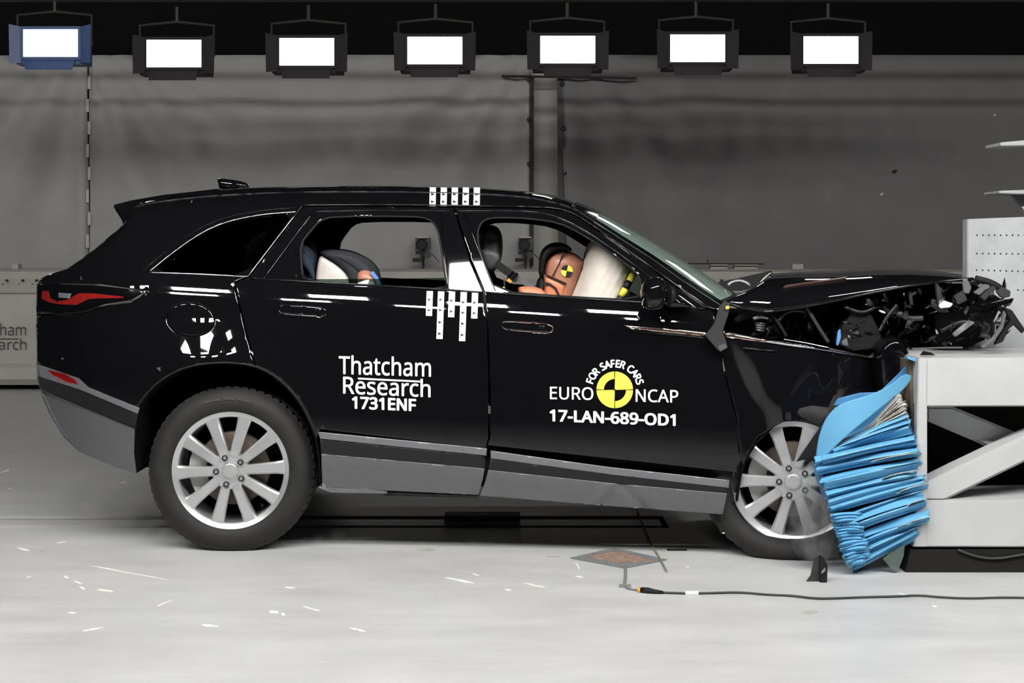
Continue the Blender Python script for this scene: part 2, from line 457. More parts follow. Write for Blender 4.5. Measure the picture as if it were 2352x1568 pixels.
FANS = [((1216-CX)/F*(D+WY), 3.45, -1, 13, .05), ((1292-CX)/F*(D+WY), 3.45, 1, 12, .055), ((204-CX)/F*(D+WY), 3.6, -1, 14, .045), ((204-CX)/F*(D+WY), 3.6, 1, 17, .03)]
xw = lambda px: (px-CX)/F*(D+WY)
curtain('curtain', -12.6, xw(204), 0, .035, .22, 'curtain', 'grey curtain left of the long vertical seam, over the lettered concrete wall')
curtain('curtain', xw(204)+.01, xw(1219), 2.0, .022, .18, 'curtain', 'wide grey curtain behind the car roof, between the seam and the thin pole')
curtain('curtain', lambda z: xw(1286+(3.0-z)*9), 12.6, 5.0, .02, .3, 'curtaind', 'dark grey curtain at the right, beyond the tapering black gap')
# seam tabs on the left seam
t = empty('curtain_tie', P(204, 400, WY-.06), 'pale vertical row of tabs down the left curtain seam', 'tie')
for k in range(8):
    y = 190+k*52
    MB().box(P(204-4*(k % 2)+1, y, WY-.07), (.03, .01, .13)).build('tab', 'wallpanel', t)
# pole frame
t = empty('backdrop_pole', P(1222, 610, WY-.1), 'thin black vertical pole with small knobs in front of the pale sheet', 'pole')
MB().tube([P(1222, 176, WY-.12), P(1221, 612, WY-.12)], .018).build('pole', 'steeldark', t)
for y in (183, 275, 377, 470, 560): MB().lathe([(0, -.03), (.022, -.03), (.025, 0), (.022, .03), (0, .03)], 10, P(1216, y, WY-.12)).build('knob', 'steeldark', t, smooth=True)
t = MB().tube([P(1152, 175, WY-.16), P(1300, 177, WY-.16), P(1462, 180, WY-.16)], .012).build('curtain_rail', 'steeldark')
tag(t, 'thin dark horizontal rail under the middle lamps at the backdrop', 'rail')
t = empty('curtain_edge_strip', P(1292, 610, WY-.1), 'black tapering strip with eyelets on the right curtain edge', 'strip')
slab('strip', [(1280, 180), (1288, 180), (1295, 300), (1303, 460), (1310, 620), (1283, 620), (1281, 400)], WY-.07, WY-.03, 'steeldark', t, car=False)
for k, y in enumerate((192, 295, 398, 500)): MB().lathe([(0, -.02), (.02, -.02), (.024, 0), (0, .02)], 10, P(1291+k*3, y, WY-.09)).build('eyelet', 'metaldark', t, smooth=True)

# text helper --------------------------------------------------------------
import os
FONT = None
try:
    fp = os.path.join(bpy.utils.system_resource('DATAFILES'), 'fonts', 'NotoSansMath-Regular.woff2')   # ships with Blender
    if os.path.exists(fp): FONT = bpy.data.fonts.load(fp)
except Exception: FONT = None
def text_mesh(s, bold=0, sx=1):
    cu = bpy.data.curves.new('t', 'FONT'); cu.body = s; cu.font = FONT or cu.font; cu.size = 1; cu.offset = bold; cu.extrude = .01; cu.resolution_u = 5
    to = bpy.data.objects.new('t', cu); COL.objects.link(to)
    bpy.context.view_layer.update()
    me = bpy.data.meshes.new_from_object(to.evaluated_get(bpy.context.evaluated_depsgraph_get()))
    vs = [Vector(v.co) for v in me.vertices]; fs = [tuple(p.vertices) for p in me.polygons]
    bpy.data.objects.remove(to); bpy.data.curves.remove(cu); bpy.data.meshes.remove(me)
    return vs, fs
CAP = max(v.y for v in text_mesh('T')[0])
def text_px(mb, s, x0, x1, ybase, h, slope, place, bold=0, ital=0):
    """letters between x0 and x1 px, capital height h px, baseline falling with slope"""
    vs, fs = text_mesh(s, 0)
    b_ = bold*.8; V0, F0 = vs, fs; vs = []; fs = []
    for kk_, (dx_, dy_) in enumerate(((-b_, 0), (b_, 0), (0, b_*.8), (0, -b_*.8), (-b_*.7, b_*.7), (b_*.7, b_*.7), (b_*.7, -b_*.7), (-b_*.7, -b_*.7)) if bold else ((0, 0),)):
        n0 = len(vs); vs += [Vector((v.x+dx_, v.y+dy_, (1+kk_ if v.z > 0 else -1))) for v in V0]; fs += [tuple(q+n0 for q in f) for f in F0]
    ax = min(v.x for v in vs); bx = max(v.x for v in vs)
    cap = CAP
    out = []
    for v in vs:
        u = (v.x-ax)/(bx-ax); X = x0+(x1-x0)*u+ital*v.y*h; Yp = ybase+slope*(X-x0)-v.y/cap*h
        out.append(place(X, Yp, -.0016-.00012*v.z if v.z > 0 else -.0004))
    mb.add(out, fs)

# long concrete wall below the curtain
BY = 8.0
cb = empty('concrete_wall', P(600, 885, BY), 'long low painted concrete wall with ledge and lettering at floor level', 'low wall')
secs = [(BY+.02, 884), (BY-.03, 870), (BY-.02, 845), (BY+.04, 835), (BY+.05, 676), (BY+.02, 672), (BY+.0, 655), (BY+.06, 640), (BY+.05, 624), (BY+.12, 618)]
z = lambda py: HC-(py-CY)/F*(D+BY)
xs = [-12.5, xw(250)-1.5, xw(700), xw(1130), xw(1560), xw(2000), xw(2500)]
for i in range(len(xs)-1):
    a, b = xs[i]+.006, xs[i+1]-.006
    ring = [(yy, max(0, z(pyy))) for yy, pyy in secs]+[(WY-.12, z(618)), (WY-.12, 0)]
    mb = MB().prism([Vector((a, q[0], q[1])) for q in ring], [Vector((b, q[0], q[1])) for q in ring])
    mb.build('wall_segment', 'cbarrier', cb)
hl = MB()
for x in [-420, -300, -180, -60, 7, 44, 75, 160, 240]+[1560+90*k for k in range(4)]:
    for y in (654, 644):
        hl.lathe([(0, -.004), (.012, -.004), (.013, .02)], 8, P(x+(8 if y == 644 else 0), y, BY+.01))
hl.build('bolt', 'hole', cb)
pl = lambda X, Y, o: P(X, Y, BY+.030+o)
lt = MB()
text_px(lt, 'Thatcham', -80, 60, 770, 26, 0, pl); text_px(lt, 'Research', -74, 61, 803, 24, 0, pl)
lt.prism([pl(-48, 777, -.002), pl(42, 777, -.002), pl(42, 779, -.002), pl(-48, 779, -.002)], [pl(-48, 777, 0), pl(42, 777, 0), pl(42, 779, 0), pl(-48, 779, 0)])
lt.build('lettering', mat('dark_lettering', (.05, .048, .045), .7), cb)
# small items on the ledge
for x, wd in ((39, 14), (1650, 40), (1712, 55), (1830, 25)):
    o = MB().box(P(x, 612, BY+.25), (wd/240, .12, .05)).build('ledge_block', 'cbarrier')
    tag(o, {39: 'small pale block on the concrete wall ledge at far left', 1650: 'flat grey block on the ledge behind the windscreen base', 1712: 'longer grey block on the ledge above the bonnet corner', 1830: 'small grey block on the ledge behind the bonnet'}[x], 'block')
o = MB().tube([P(1575, 605, BY+.1), P(1755, 606, BY+.1)], .007).tube([P(1625, 595, BY+.1), P(1625, 606, BY+.1)], .006).build('thin_rod', 'steeldark')
tag(o, 'thin dark rod lying along the ledge behind the windscreen', 'rod')

# high speed cameras on the wall ledge
def cam_thing(px, label):
    t = empty('camera_on_clamp', P(px, 617, BY+.3), label, 'camera', 'high speed cameras on the wall ledge')
    Y = BY+.3; s = (D+Y)/F
    MB().box(P(px+2, 560, Y+.08), (34*s, .16, 28*s)).build('camera_body', 'greyplas', t)
    MB().lathe([(0, -.03), (11*s, -.03), (12*s, -.06), (13.5*s, -.06), (13.5*s, .03), (0, .03)], 20, P(px-1, 561, Y-.04)).build('lens', 'matblack', t, auto=30)
    MB().box(P(px+2, 545, Y), (26*s, .10, 3.5*s)).build('top_plate', 'wallpanel', t)
    MB().tube([P(px+2, 573, Y+.05), P(px+2, 618, Y+.05)], .014).build('stem', 'steeldark', t)
    mb = MB().box(P(px-2, 580, Y), (26*s, .08, 8*s)).box(P(px+6, 588, Y), (20*s, .07, 8*s)).box(P(px-10, 597, Y), (24*s, .08, 9*s))
    mb.build('clamp', 'matblack', t)
    MB().lathe([(0, -.05), (8*s, -.05), (8*s, .02), (0, .02)], 14, P(px+13, 585, Y-.03)).build('clamp_knob', 'steeldark', t, auto=30)
    MB().tube([P(px+22, 583, Y), P(px+32, 594, Y), P(px+40, 603, Y)], .004).build('tether', 'steeldark', t)
cam_thing(970, 'small black camera on the ledge, seen through the rear door window')
cam_thing(1205, 'small black camera on the ledge, seen through the front door window')

# ------------------------------------------------------------------ lamps
def make_lamp(label, lm, housing, group):
    """local frame: lit face looks along -Y, origin at the bottom centre of the housing"""
    t = empty('studio_lamp', (0, 0, 0), label, 'lamp', group)
    W_, H_ = .44, .22
    MB().box((0, .10, .19), (.56, .18, .30)).build('housing', housing, t)
    fr = MB()
    fr.box((0, 0, .10-.012), (W_+.04, .03, .024)).box((0, 0, .10+H_+.012), (W_+.04, .03, .024))
    fr.box((-W_/2-.012, 0, .10+H_/2), (.024, .03, H_)).box((W_/2+.012, 0, .10+H_/2), (.024, .03, H_))
    fr.build('bezel', housing, t)
    MB().box((0, .004, .10+H_/2), (W_, .01, H_)).build('diffuser', lm, t, label='glowing white diffuser')
    MB().prism([Vector((-.21, -.01, .085)), Vector((.20, -.01, .085)), Vector((.185, -.06, -.01)), Vector((-.19, -.06, -.01))],
               [Vector((-.21, -.004, .085)), Vector((.20, -.004, .085)), Vector((.185, -.054, -.01)), Vector((-.19, -.054, -.01))]).build('barn_door', housing, t)
    for s in (-1, 1):
        MB().prism([Vector((s*.235, -.01, .34)), Vector((s*.33, -.03, .36)), Vector((s*.325, -.03, .045)), Vector((s*.235, -.01, .05))],
                   [Vector((s*.235, -.004, .34)), Vector((s*.33, -.024, .36)), Vector((s*.325, -.024, .045)), Vector((s*.235, -.004, .05))]).build('barn_door', housing, t)
    MB().tube([(-.30, .1, .2), (-.30, .1, .45), (0, .1, .48), (.30, .1, .45), (.30, .1, .2)], .012).tube([(0, .1, .48), (0, .1, .60)], .015).build('yoke', 'steeldark', t)
    return t
def copy_tree(o, label=None, parent=None):
    c = o.copy(); COL.objects.link(c)
    if parent is not None: c.parent = parent
    for ch in list(o.children): copy_tree(ch, None, c)
    if label: c['label'] = label
    return c
LM_F = lampmat('lamp_glow_far', L_FAR); LM_N = lampmat('lamp_glow_near', L_NEAR); LM_ADDED = lampmat('lamp_glow_top', L_ADDED)
FY = 5.5
far_labels = ['lit black lamp above the left seam, first black one from the left', 'lit black lamp above the rear spoiler, second black one from the left',
              'lit black lamp left of the pole rail, third black one from the left', 'lit black lamp directly over the thin vertical pole',
              'lit black lamp right of the pole rail, over the windscreen', 'lit black lamp at the right end of the overhead row']
proto = make_lamp(far_labels[0], LM_F, 'housing', 'overhead lamps along the back of the hall')
lx = [397, 702, 996, 1301, 1599, 1905]; lyb = [183, 179, 176, 174, 171, 175]
for i in range(6):
    o = proto if i == 0 else copy_tree(proto, far_labels[i])
    o.location = P(lx[i]+(3), lyb[i], FY)
bl = make_lamp('blue lamp at the far top left corner', LM_F, 'houseblue', 'overhead lamps along the back of the hall')
bl.location = P(117, 159, FY)
# the lamps on the near side of the hall, tilted down at the car (they make its highlights)
protoN = make_lamp('first black lamp from the left in the row above the camera side', LM_N, 'housing', 'lamps above the camera side')
s0 = 1.05
MB().tube([(-8, FY+.1, 3.42), (8, FY+.1, 3.42)], .03)
pp = MB().tube([(-8, FY+.1, 3.40), (8, FY+.1, 3.40)], .03, 10).build('lamp_pipe', 'steeldark'); tag(pp, 'dark horizontal pipe that carries the overhead lamps', 'pipe')
NL = []
for i in range(10):
    o = protoN if i == 0 else copy_tree(protoN, ['', 'second', 'third', 'fourth', 'fifth', 'sixth', 'seventh', 'eighth', 'ninth', 'tenth'][i]+' black lamp from the left in the row above the camera side')
    o.location = (-4.75+i*s0, -3.6, 4.1); o.rotation_euler = (0, 0, 0)
    o.rotation_euler = (R(38), 0, math.pi)
    o2 = copy_tree(protoN, ['first', 'second', 'third', 'fourth', 'fifth', 'sixth', 'seventh', 'eighth', 'ninth', 'tenth'][i]+' black lamp from the left in the higher row far behind the camera')
    o2.location = (-4.5+i*s0, -5.9, 5.3); o2.rotation_euler = (R(34), 0, math.pi)
added_labels = ['lower black lamp beside the left wall, turned to the curtain', 'upper black lamp beside the left wall, turned to the curtain']
for i in range(2):  # out-of-view lamps added to bring out the curtain folds from the side
    o = make_lamp(added_labels[i], LM_ADDED, 'housing', 'lamps by the left wall')
    o.location = (-8.6, 4.6+i*.9, 2.2+i*1.5); o.rotation_euler = (0, 0, R(112))

# ================================================================== CAR
car = empty('crashed_car', (0, .95, 0), 'black sport utility car with crushed front against the blue barrier', 'car')
TOPX = [60, 110, 155, 200, 255, 282, 300, 375, 430, 500, 575, 700, 850, 1000, 1100, 1200, 1250, 1300, 1350, 1400, 1450, 1500, 1550, 1600, 1640, 1690, 2400]
TOPY = [640, 630, 617, 585, 540, 500, 462, 448, 442, 434, 429, 426, 425, 428, 432, 438, 446, 461, 479, 502, 529, 558, 590, 622, 647, 684, 700]
def top(px): return float(np.interp(px, TOPX, TOPY))
def belt(px): return 630+.0588*(px-345)
ev = [(-5, 24), (0, 26), (25, 22), (40, 19), (50, 16), (56, 7), (75, 3), (200, 1.5), (300, 1), (340, 0), (366, -7), (420, -9), (520, -12)]
_v = np.arange(0, 521); _e = np.interp(_v, [a for a, b in ev], [b for a, b in ev])
_off = np.concatenate([[0], np.cumsum(-np.tan(np.radians(_e[:-1]))/510.)])
_off = _off-_off[120]
OFF0 = _off[0]
_hy = np.arange(600, 1300); _hs = np.radians(np.interp(_hy, [600, 706, 736, 815, 840, 900, 1050, 1300], [0, 0, 19.0, 23.0, 4, 0, -4, -4]))
_hh = np.cumsum(np.tan(_hs))/510.
def S(px, py):
    """depth of the painted flank behind the plane of the door skins"""
    b = belt(px); v = py-b
    if v >= 0: o = float(np.interp(v, _v, _off))
    else:
        t = top(px); h = max(12., b-t); u = min(1.15, -v/h); amp = .40*min(1, h/200.)
        o = OFF0+amp*(.455*u+.52*max(0, u)**8)
    # rear haunch over the wheel
    o -= float(np.interp(py, _hy, _hh))*math.exp(-((px-462)/165.)**2)
    # plan-view rounding of tail and nose
    if px < 360: o += .42*((360-px)/275.)**2.6
    if px > 1840 and py > 600: o += .22*((px-1840)/200.)**2
    return o
def crush(px, py):                       # folds of the wrecked fender
    a = .018*math.exp(-((px-1700-.35*(py-860))/22.)**2)*math.exp(-((py-880)/90.)**2)
    a -= .014*math.exp(-((px-1755-.35*(py-860))/26.)**2)*math.exp(-((py-880)/90.)**2)
    a += .006*math.sin(px*.045+py*.02)*max(0, min(1, (px-1690)/60.))
    return a
def SF(px, py): return S(px, py)+crush(px, py)
def SD(px, py):                          # front door, pushed slightly at its leading edge
    return S(px, py)+.6*crush(px, py)*max(0, min(1, (px-1560)/100.))
GQ = smooth_poly([(345, 622), (400, 577), (460, 535), (520, 508), (600, 493), (676, 488), (630, 551), (568, 632), (450, 626)], 1)
FLAP = [(438+56*math.cos(a*math.pi/20), 733+39*math.sin(a*math.pi/20)+.05*56*math.cos(a*math.pi/20)) for a in range(40)]
TL = [(86, 652), (230, 656), (335, 668), (300, 692), (240, 700), (200, 716), (170, 721), (82, 718)]
ARCH = [(309, 985), (311, 955), (320, 928), (335, 905), (355, 884), (382, 864), (415, 847), (460, 835), (520, 831), (580, 838), (620, 855), (655, 882), (680, 910), (700, 940), (718, 978), (728, 1005)]
body_pts = [(84, 836), (85, 800), (83, 760), (84, 724), (170, 724), (203, 718), (243, 702), (302, 694), (339, 668), (232, 653), (87, 649), (93, 640), (110, 631), (155, 617), (200, 585), (255, 540), (282, 516), (300, 492), (305, 468),
            (375, 452), (430, 446), (500, 438), (575, 433), (700, 430), (850, 429), (1000, 431), (1100, 435), (1200, 442), (1250, 450), (1290, 462), (1318, 478), (1345, 496),
            (1420, 545), (1500, 596), (1560, 639), (1620, 679), (1664, 707), (1655, 714), (1626, 706), (1530, 638), (1460, 590), (1400, 546), (1340, 503), (1300, 483), (1250, 476), (1050, 473), (900, 471), (694, 471),
            (572, 633), (537, 648), (545, 690), (560, 750), (577, 815), (584, 838)]+[(580, 838), (520, 831), (460, 835), (415, 847), (382, 864), (355, 884), (335, 905), (320, 928), (318, 938)]+[(200, 889), (180, 869)]
side = panel('body_side', body_pts, 'paint', car, S, holes=[GQ, FLAP], thick=.03, step=11)
sidef = panel('body_side', body_pts, 'paint', car, S, holes=[GQ], thick=.03, step=30, inset=0, lip=0, mirror=True)
def shr(poly, k, c=None):
    cx = sum(p[0] for p in poly)/len(poly); cy = sum(p[1] for p in poly)/len(poly)
    out = []
    for x, y in poly:
        d = math.hypot(x-cx, y-cy); out.append((x-(x-cx)/d*k, y-(y-cy)/d*k))
    return out
def bowl(px, py):
    dx, dy = (px-438)/56., (py-733)/40.
    return S(px, py)+.003-.010*(1-min(1, dx*dx+dy*dy))
panel('fuel_flap', shr(FLAP, 1.6), 'paint', car, bowl, step=8, lip=.005, inset=3)
panel('quarter_window', shr(GQ, 1), 'tint', car, lambda x, y: S(x, y)+.006, thick=.004, step=20, inset=0, lip=0, label='dark tinted rear quarter window')
panel('quarter_window', shr(GQ, 1), 'tint', car, lambda x, y: S(x, y)+.006, thick=.004, step=40, inset=0, lip=0, mirror=True)
def strim(name, path, r, m, parent, dz=-.002, n=6, yf=S, sm=0, label=None):
    pts = smooth_poly(path, sm, False) if sm else path
    rs = []
    for a, b in zip(pts[:-1], pts[1:]):
        k = max(1, int(round(math.hypot(b[0]-a[0], b[1]-a[1])/14)))
        rs += [(a[0]+(b[0]-a[0])*j/k, a[1]+(b[1]-a[1])*j/k) for j in range(k)]
    rs.append(tuple(pts[-1]))
    mb = MB().tube([Wc(x, y, yf(x, y)+dz) for x, y in rs], r, n); return mb.build(name, m, parent, smooth=True, label=label)
GQo = [(345, 622), (400, 577), (460, 535), (520, 508), (600, 492), (681, 486)]
strim('window_trim', GQo, .0032, 'chrome', side, sm=2); strim('window_trim', [(340, 625), (450, 629), (570, 635)], .003, 'chrome', side)
strim('window_trim', [(683, 486), (570, 634)], .0022, 'chrome', side)
strim('window_trim', [(328, 621), (392, 568), (455, 525), (520, 497), (600, 483), (680, 476)], .0016, 'piano', side, sm=1)

# tailgate, rear bumper, rear window: lofts across the car between the near edge and its mirror image
def loft(name, chain, m, parent, bulge=(0, 0), yf=S, nk=16, smooth=True, sm=1, p=2.0, label=None):
    ch = smooth_poly(chain, sm, False) if sm else chain
    A = [Wc(x, y, yf(x, y)+.004) for x, y in ch]
    vs = []
    for a in A:
        yb = 2*ymid(a.x)-a.y
        for k in range(nk+1):
            t = -1+2*k/nk; bz = 1-abs(t)**p; f_ = min(1, max(0, (len(vs)//(nk+1)-len(A)*.75)/(len(A)*.25))) if name == 'roof_panel' else 0
            vs.append(Vector((a.x+(bulge[0]+.03*f_)*bz, a.y+(yb-a.y)*(k/nk), a.z+(bulge[1]+.018*f_)*bz)))
    fs = [(i*(nk+1)+k, i*(nk+1)+k+1, (i+1)*(nk+1)+k+1, (i+1)*(nk+1)+k) for i in range(len(A)-1) for k in range(nk)]
    o = obj(name, vs, fs, m, parent, smooth=smooth, label=label)
    md = o.modifiers.new('thick', 'SOLIDIFY'); md.thickness = .01; md.offset = -1 
    return o
loft('tailgate', [(84, 836), (85, 800), (83, 760), (84, 724), (87, 649), (93, 640), (110, 631), (155, 617)], 'paint', car, (-.02, 0))
loft('rear_window', [(155, 617), (200, 585), (255, 540), (282, 516)], 'tint', car, (-.03, .0))
loft('rear_bumper_skin', [(309, 1086), (250, 1064), (180, 1033), (148, 1003), (118, 955), (97, 905), (84, 870), (84, 836)], 'clad', car, (-.02, 0))
loft('roof_panel', [(290, 470), (375, 452), (430, 446), (500, 438), (575, 433), (700, 430), (850, 429), (1000, 431), (1100, 435), (1200, 442), (1250, 450), (1290, 462), (1318, 478)], 'paint', car, (0.0, .022), nk=24, p=3)
# windscreen
AE = [(1318, 478), (1345, 496), (1420, 545), (1500, 596), (1560, 639), (1620, 679), (1664, 707)]
CEN = [(1322, 466), (1352, 478), (1400, 500), (1450, 528), (1500, 556), (1550, 588), (1600, 620), (1640, 647), (1693, 682)]
def chain_at(ch, t):
    d = [0]
    for i in range(len(ch)-1): d.append(d[-1]+math.hypot(ch[i+1][0]-ch[i][0], ch[i+1][1]-ch[i][1]))
    t *= d[-1]; return float(np.interp(t, d, [c[0] for c in ch])), float(np.interp(t, d, [c[1] for c in ch]))
def wsf(u, v):
    x, y = chain_at(AE, u); a = Wc(x, y, S(x, y)+.006)
    x, y = chain_at(CEN, u); c = P(x, y, Yb(x)+.95)
    t = 2*v-1; b = 1-abs(t)**2.2
    yy = a.y+(2*ymid(a.x)-2*a.y)*v
    return Vector((a.x+(c.x-a.x)*b, yy, a.z+(c.z-a.z)*b))
vs, fs = grid_mesh(wsf, 24, 24)
ws = obj('windscreen', vs, fs, 'windscreen', car, smooth=True, label='green tinted windscreen bulging forward')
vs, fs = grid_mesh(lambda u, v: wsf(u*.13, v)+Vector((.004, 0, .004)), 4, 24)
obj('shade_band', vs, fs, 'piano', ws, smooth=True)
vs, fs = grid_mesh(lambda u, v: wsf(.94+u*.08, v)+Vector((.003, 0, .003)), 3, 24)
obj('wiper_cowl', vs, fs, 'matblack', car, smooth=True)
def inner(u, v):
    q = wsf(u, v); return q+Vector((.003, 0, .004))
vs, fs = grid_mesh(lambda u, v: inner(u, v*.035), 20, 2); obj('screen_seal', vs, fs, 'piano', ws, smooth=True)
# spoiler and antenna
slab('rear_spoiler', [(258, 471), (300, 460), (375, 447), (440, 440), (500, 433), (490, 446), (400, 462), (330, 482), (300, 500), (283, 519), (280, 506), (269, 490)], .40, 1.50, 'paint', car, bev=.006)
slab('rear_spoiler', [(262, 474), (300, 463), (375, 450), (400, 448), (380, 466), (330, 486), (300, 502), (283, 518), (281, 506), (271, 491)], .33, .42, 'paint', car, bev=.008)
fin = inflate('antenna_fin', [(498, 409), (512, 410), (545, 414), (568, 420), (575, 431), (560, 436), (505, 436), (502, 428)], .95, .028, 'paint', car, step=5, sm=1)
# tail lamp
def TLs(x, y): return S(x, y)+.012
tl = panel('tail_lamp', [(84, 651), (231, 656), (334, 668), (300, 690), (240, 699), (200, 714), (170, 719), (83, 717)], 'piano', car, TLs, step=10, lip=.004, label='smoked black tail lamp with red light bar')
panel('light_bar', [(97, 668), (112, 668), (115, 684), (130, 692), (152, 689), (168, 680), (182, 673), (220, 674), (283, 681), (283, 684), (225, 685), (202, 687), (176, 700), (140, 699), (112, 694), (96, 686)], 'red', tl, lambda x, y: TLs(x, y)-.003, thick=.004, step=8, inset=0, lip=0)
panel('reflector_lens', [(134, 672), (164, 674), (160, 685), (134, 683)], 'lens', tl, lambda x, y: TLs(x, y)-.003, thick=.003, step=8, inset=1.5, lip=.002)
strim('lamp_edge', [(83, 719), (170, 721), (200, 716), (240, 701), (300, 693), (320, 684), (337, 669)], .002, 'piano', tl, sm=1)
# bumper
bs = lambda k: (lambda x, y: S(x, y)+k)
bump = panel('rear_bumper', [(86, 864), (190, 896), (316, 950), (310, 985), (94, 897)], 'clad2', car, bs(0.004), step=12)
panel('bumper_corner', [(94, 897), (309, 986), (307, 1040), (313, 1088), (250, 1066), (180, 1036), (146, 1004), (116, 956), (97, 912)], 'clad', bump, lambda x, y: S(x, y)-.004+.0006*max(0, 200-x)*.5, step=12, label='dark grey lower bumper corner')
strip = panel('reflector_housing', [(88, 838), (182, 869), (203, 889), (320, 937), (316, 950), (190, 897), (90, 864)], 'cladlight', bump, bs(-.004), step=10)
panel('red_reflector', [(107, 848), (150, 859), (172, 872), (181, 884), (150, 878), (118, 860)], 'reddeep', bump, bs(-.008), step=8, thick=.004)
strim('bumper_edge', [(309, 986), (95, 897)], .0015, 'clad', bump, dz=-.005)
# wheel arch liners
def arch_liner(pts, label=None):
    vs = []; n = len(pts)
    for x, y in pts:
        a = Wc(x, y, S(x, y)+.010); vs += [a, a+Vector((0, .5, 0))]
    fs = [(2*i, 2*i+1, 2*i+3, 2*i+2) for i in range(n-1)]
    o = obj('arch_liner', vs, fs, 'void', car); md = o.modifiers.new('t', 'SOLIDIFY'); md.thickness = .01
    return o
al = [(309, 1086), (306, 1040), (308, 985)]+smooth_poly(ARCH, 1, False)+[(735, 1050), (738, 1110)]
arch_liner(al)
strim('arch_lip', smooth_poly(ARCH[2:], 1, False), .005, 'clad2', side, dz=.006)
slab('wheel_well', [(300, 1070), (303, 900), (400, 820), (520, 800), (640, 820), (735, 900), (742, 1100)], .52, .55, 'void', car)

# doors
RW = smooth_poly([(697, 650), (691, 600), (690, 560), (712, 531), (735, 506), (768, 497), (950, 497), (984, 502), (1002, 518), (1010, 545), (1024, 640), (1028, 664), (900, 658)], 1)
FW = smooth_poly([(1138, 669), (1112, 605), (1098, 560), (1097, 528), (1109, 506), (1138, 499), (1220, 502), (1285, 512), (1330, 534), (1400, 578), (1463, 626), (1472, 645), (1473, 690), (1300, 681)], 1)
RD = [(697, 474), (1040, 477), (1080, 600), (1109, 668), (1118, 760), (1122, 900), (1121, 1000), (1115, 1030), (735, 985), (729, 1000), (719, 975), (702, 938), (682, 908), (657, 880), (622, 853), (588, 838), (581, 815), (564, 750), (549, 690), (541, 650), (575, 636)]
FD = [(1045, 477), (1250, 480), (1298, 486), (1336, 505), (1396, 548), (1458, 593), (1528, 642), (1622, 708), (1640, 716), (1650, 790), (1664, 860), (1690, 960), (1697, 1040), (1692, 1084), (1400, 1052), (1121, 1022), (1126, 1000), (1127, 900), (1123, 760), (1114, 670), (1084, 600)]
HR = smooth_poly([(640, 703), (648, 698), (735, 704), (752, 711), (748, 725), (735, 726), (650, 720), (641, 715)], 1)
HF = smooth_poly([(1152, 741), (1160, 736), (1258, 743), (1272, 750), (1268, 763), (1255, 764), (1165, 757), (1153, 752)], 1)
rd = panel('rear_door', RD, 'paint', car, S, holes=[RW, HR], thick=.05, step=11)
fd = panel('front_door', FD, 'paint', car, SD, holes=[FW, HF], thick=.05, step=11)
panel('rear_door', RD, 'paint', car, S, holes=[RW], thick=.05, step=30, inset=0, lip=0, mirror=True)
panel('front_door', FD, 'paint', car, S, holes=[FW], thick=.05, step=30, inset=0, lip=0, mirror=True)
panel('door_handle', shr(HR, 1.2), 'paint', rd, bs(-.002), step=8, lip=.006, inset=3)
panel('door_handle', shr(HF, 1.2), 'paint', fd, bs(-.001), step=8, lip=.006, inset=3)
panel('lock_cover', [(724, 708), (737, 709), (737, 714), (724, 713)], 'piano', rd, bs(-.004), step=6, lip=.002, inset=1)
panel('lock_cover', [(1238, 748), (1250, 749), (1250, 754), (1238, 753)], 'piano', fd, bs(-.004), step=6, lip=.002, inset=1)
# window seals: a ring just inside each opening, and trims
strim('window_seal', [(1030, 664), (1022, 600), (1013, 484)], .0022, 'piano', rd); 
strim('window_seal', RW[:]+[RW[0]], .005, 'matblack', rd, dz=.004)
strim('window_seal', FW[:]+[FW[0]], .005, 'matblack', fd, dz=.004)
strim('belt_trim', [(575, 638), (695, 646), (900, 657), (1030, 665), (1107, 671)], .005, 'piano', rd, dz=-.003)
strim('belt_trim', [(1116, 671), (1300, 683), (1475, 694), (1540, 702), (1622, 709)], .005, 'piano', fd, dz=-.003)
strim('frame_trim', [(719, 486), (850, 483), (1037, 484)], .003, 'piano', rd, dz=-.003)
strim('frame_trim', [(719, 486), (665, 560), (608, 637)], .004, 'piano', rd, dz=-.003)
strim('frame_trim', [(676, 560), (681, 645)], .0022, 'piano', rd)
strim('frame_trim', [(1048, 484), (1200, 484), (1262, 490), (1330, 520), (1400, 566), (1470, 618), (1530, 665)], .0035, 'piano', fd, dz=-.003, sm=1)
strim('frame_trim', [(1066, 486), (1100, 575), (1138, 668)], .0028, 'piano', fd)
strim('roof_moulding', [(694, 471), (900, 470), (1050, 472), (1250, 475), (1300, 482), (1345, 505), (1460, 588), (1530, 637), (1620, 703)], .0045, 'piano', side, dz=-.002, sm=1)
strim('roof_moulding', [(300, 476), (375, 461), (500, 448), (700, 440), (1000, 441), (1200, 450), (1290, 468), (1330, 485)], .004, 'piano', side, dz=-.001, sm=1)
# lowered glass in the doors
panel('door_glass', [(880, 640), (1020, 638), (1029, 664), (876, 658), (700, 650), (700, 641)], 'clear', rd, lambda x, y: S(x, y)+.016, thick=.004, step=20, inset=0, lip=0)
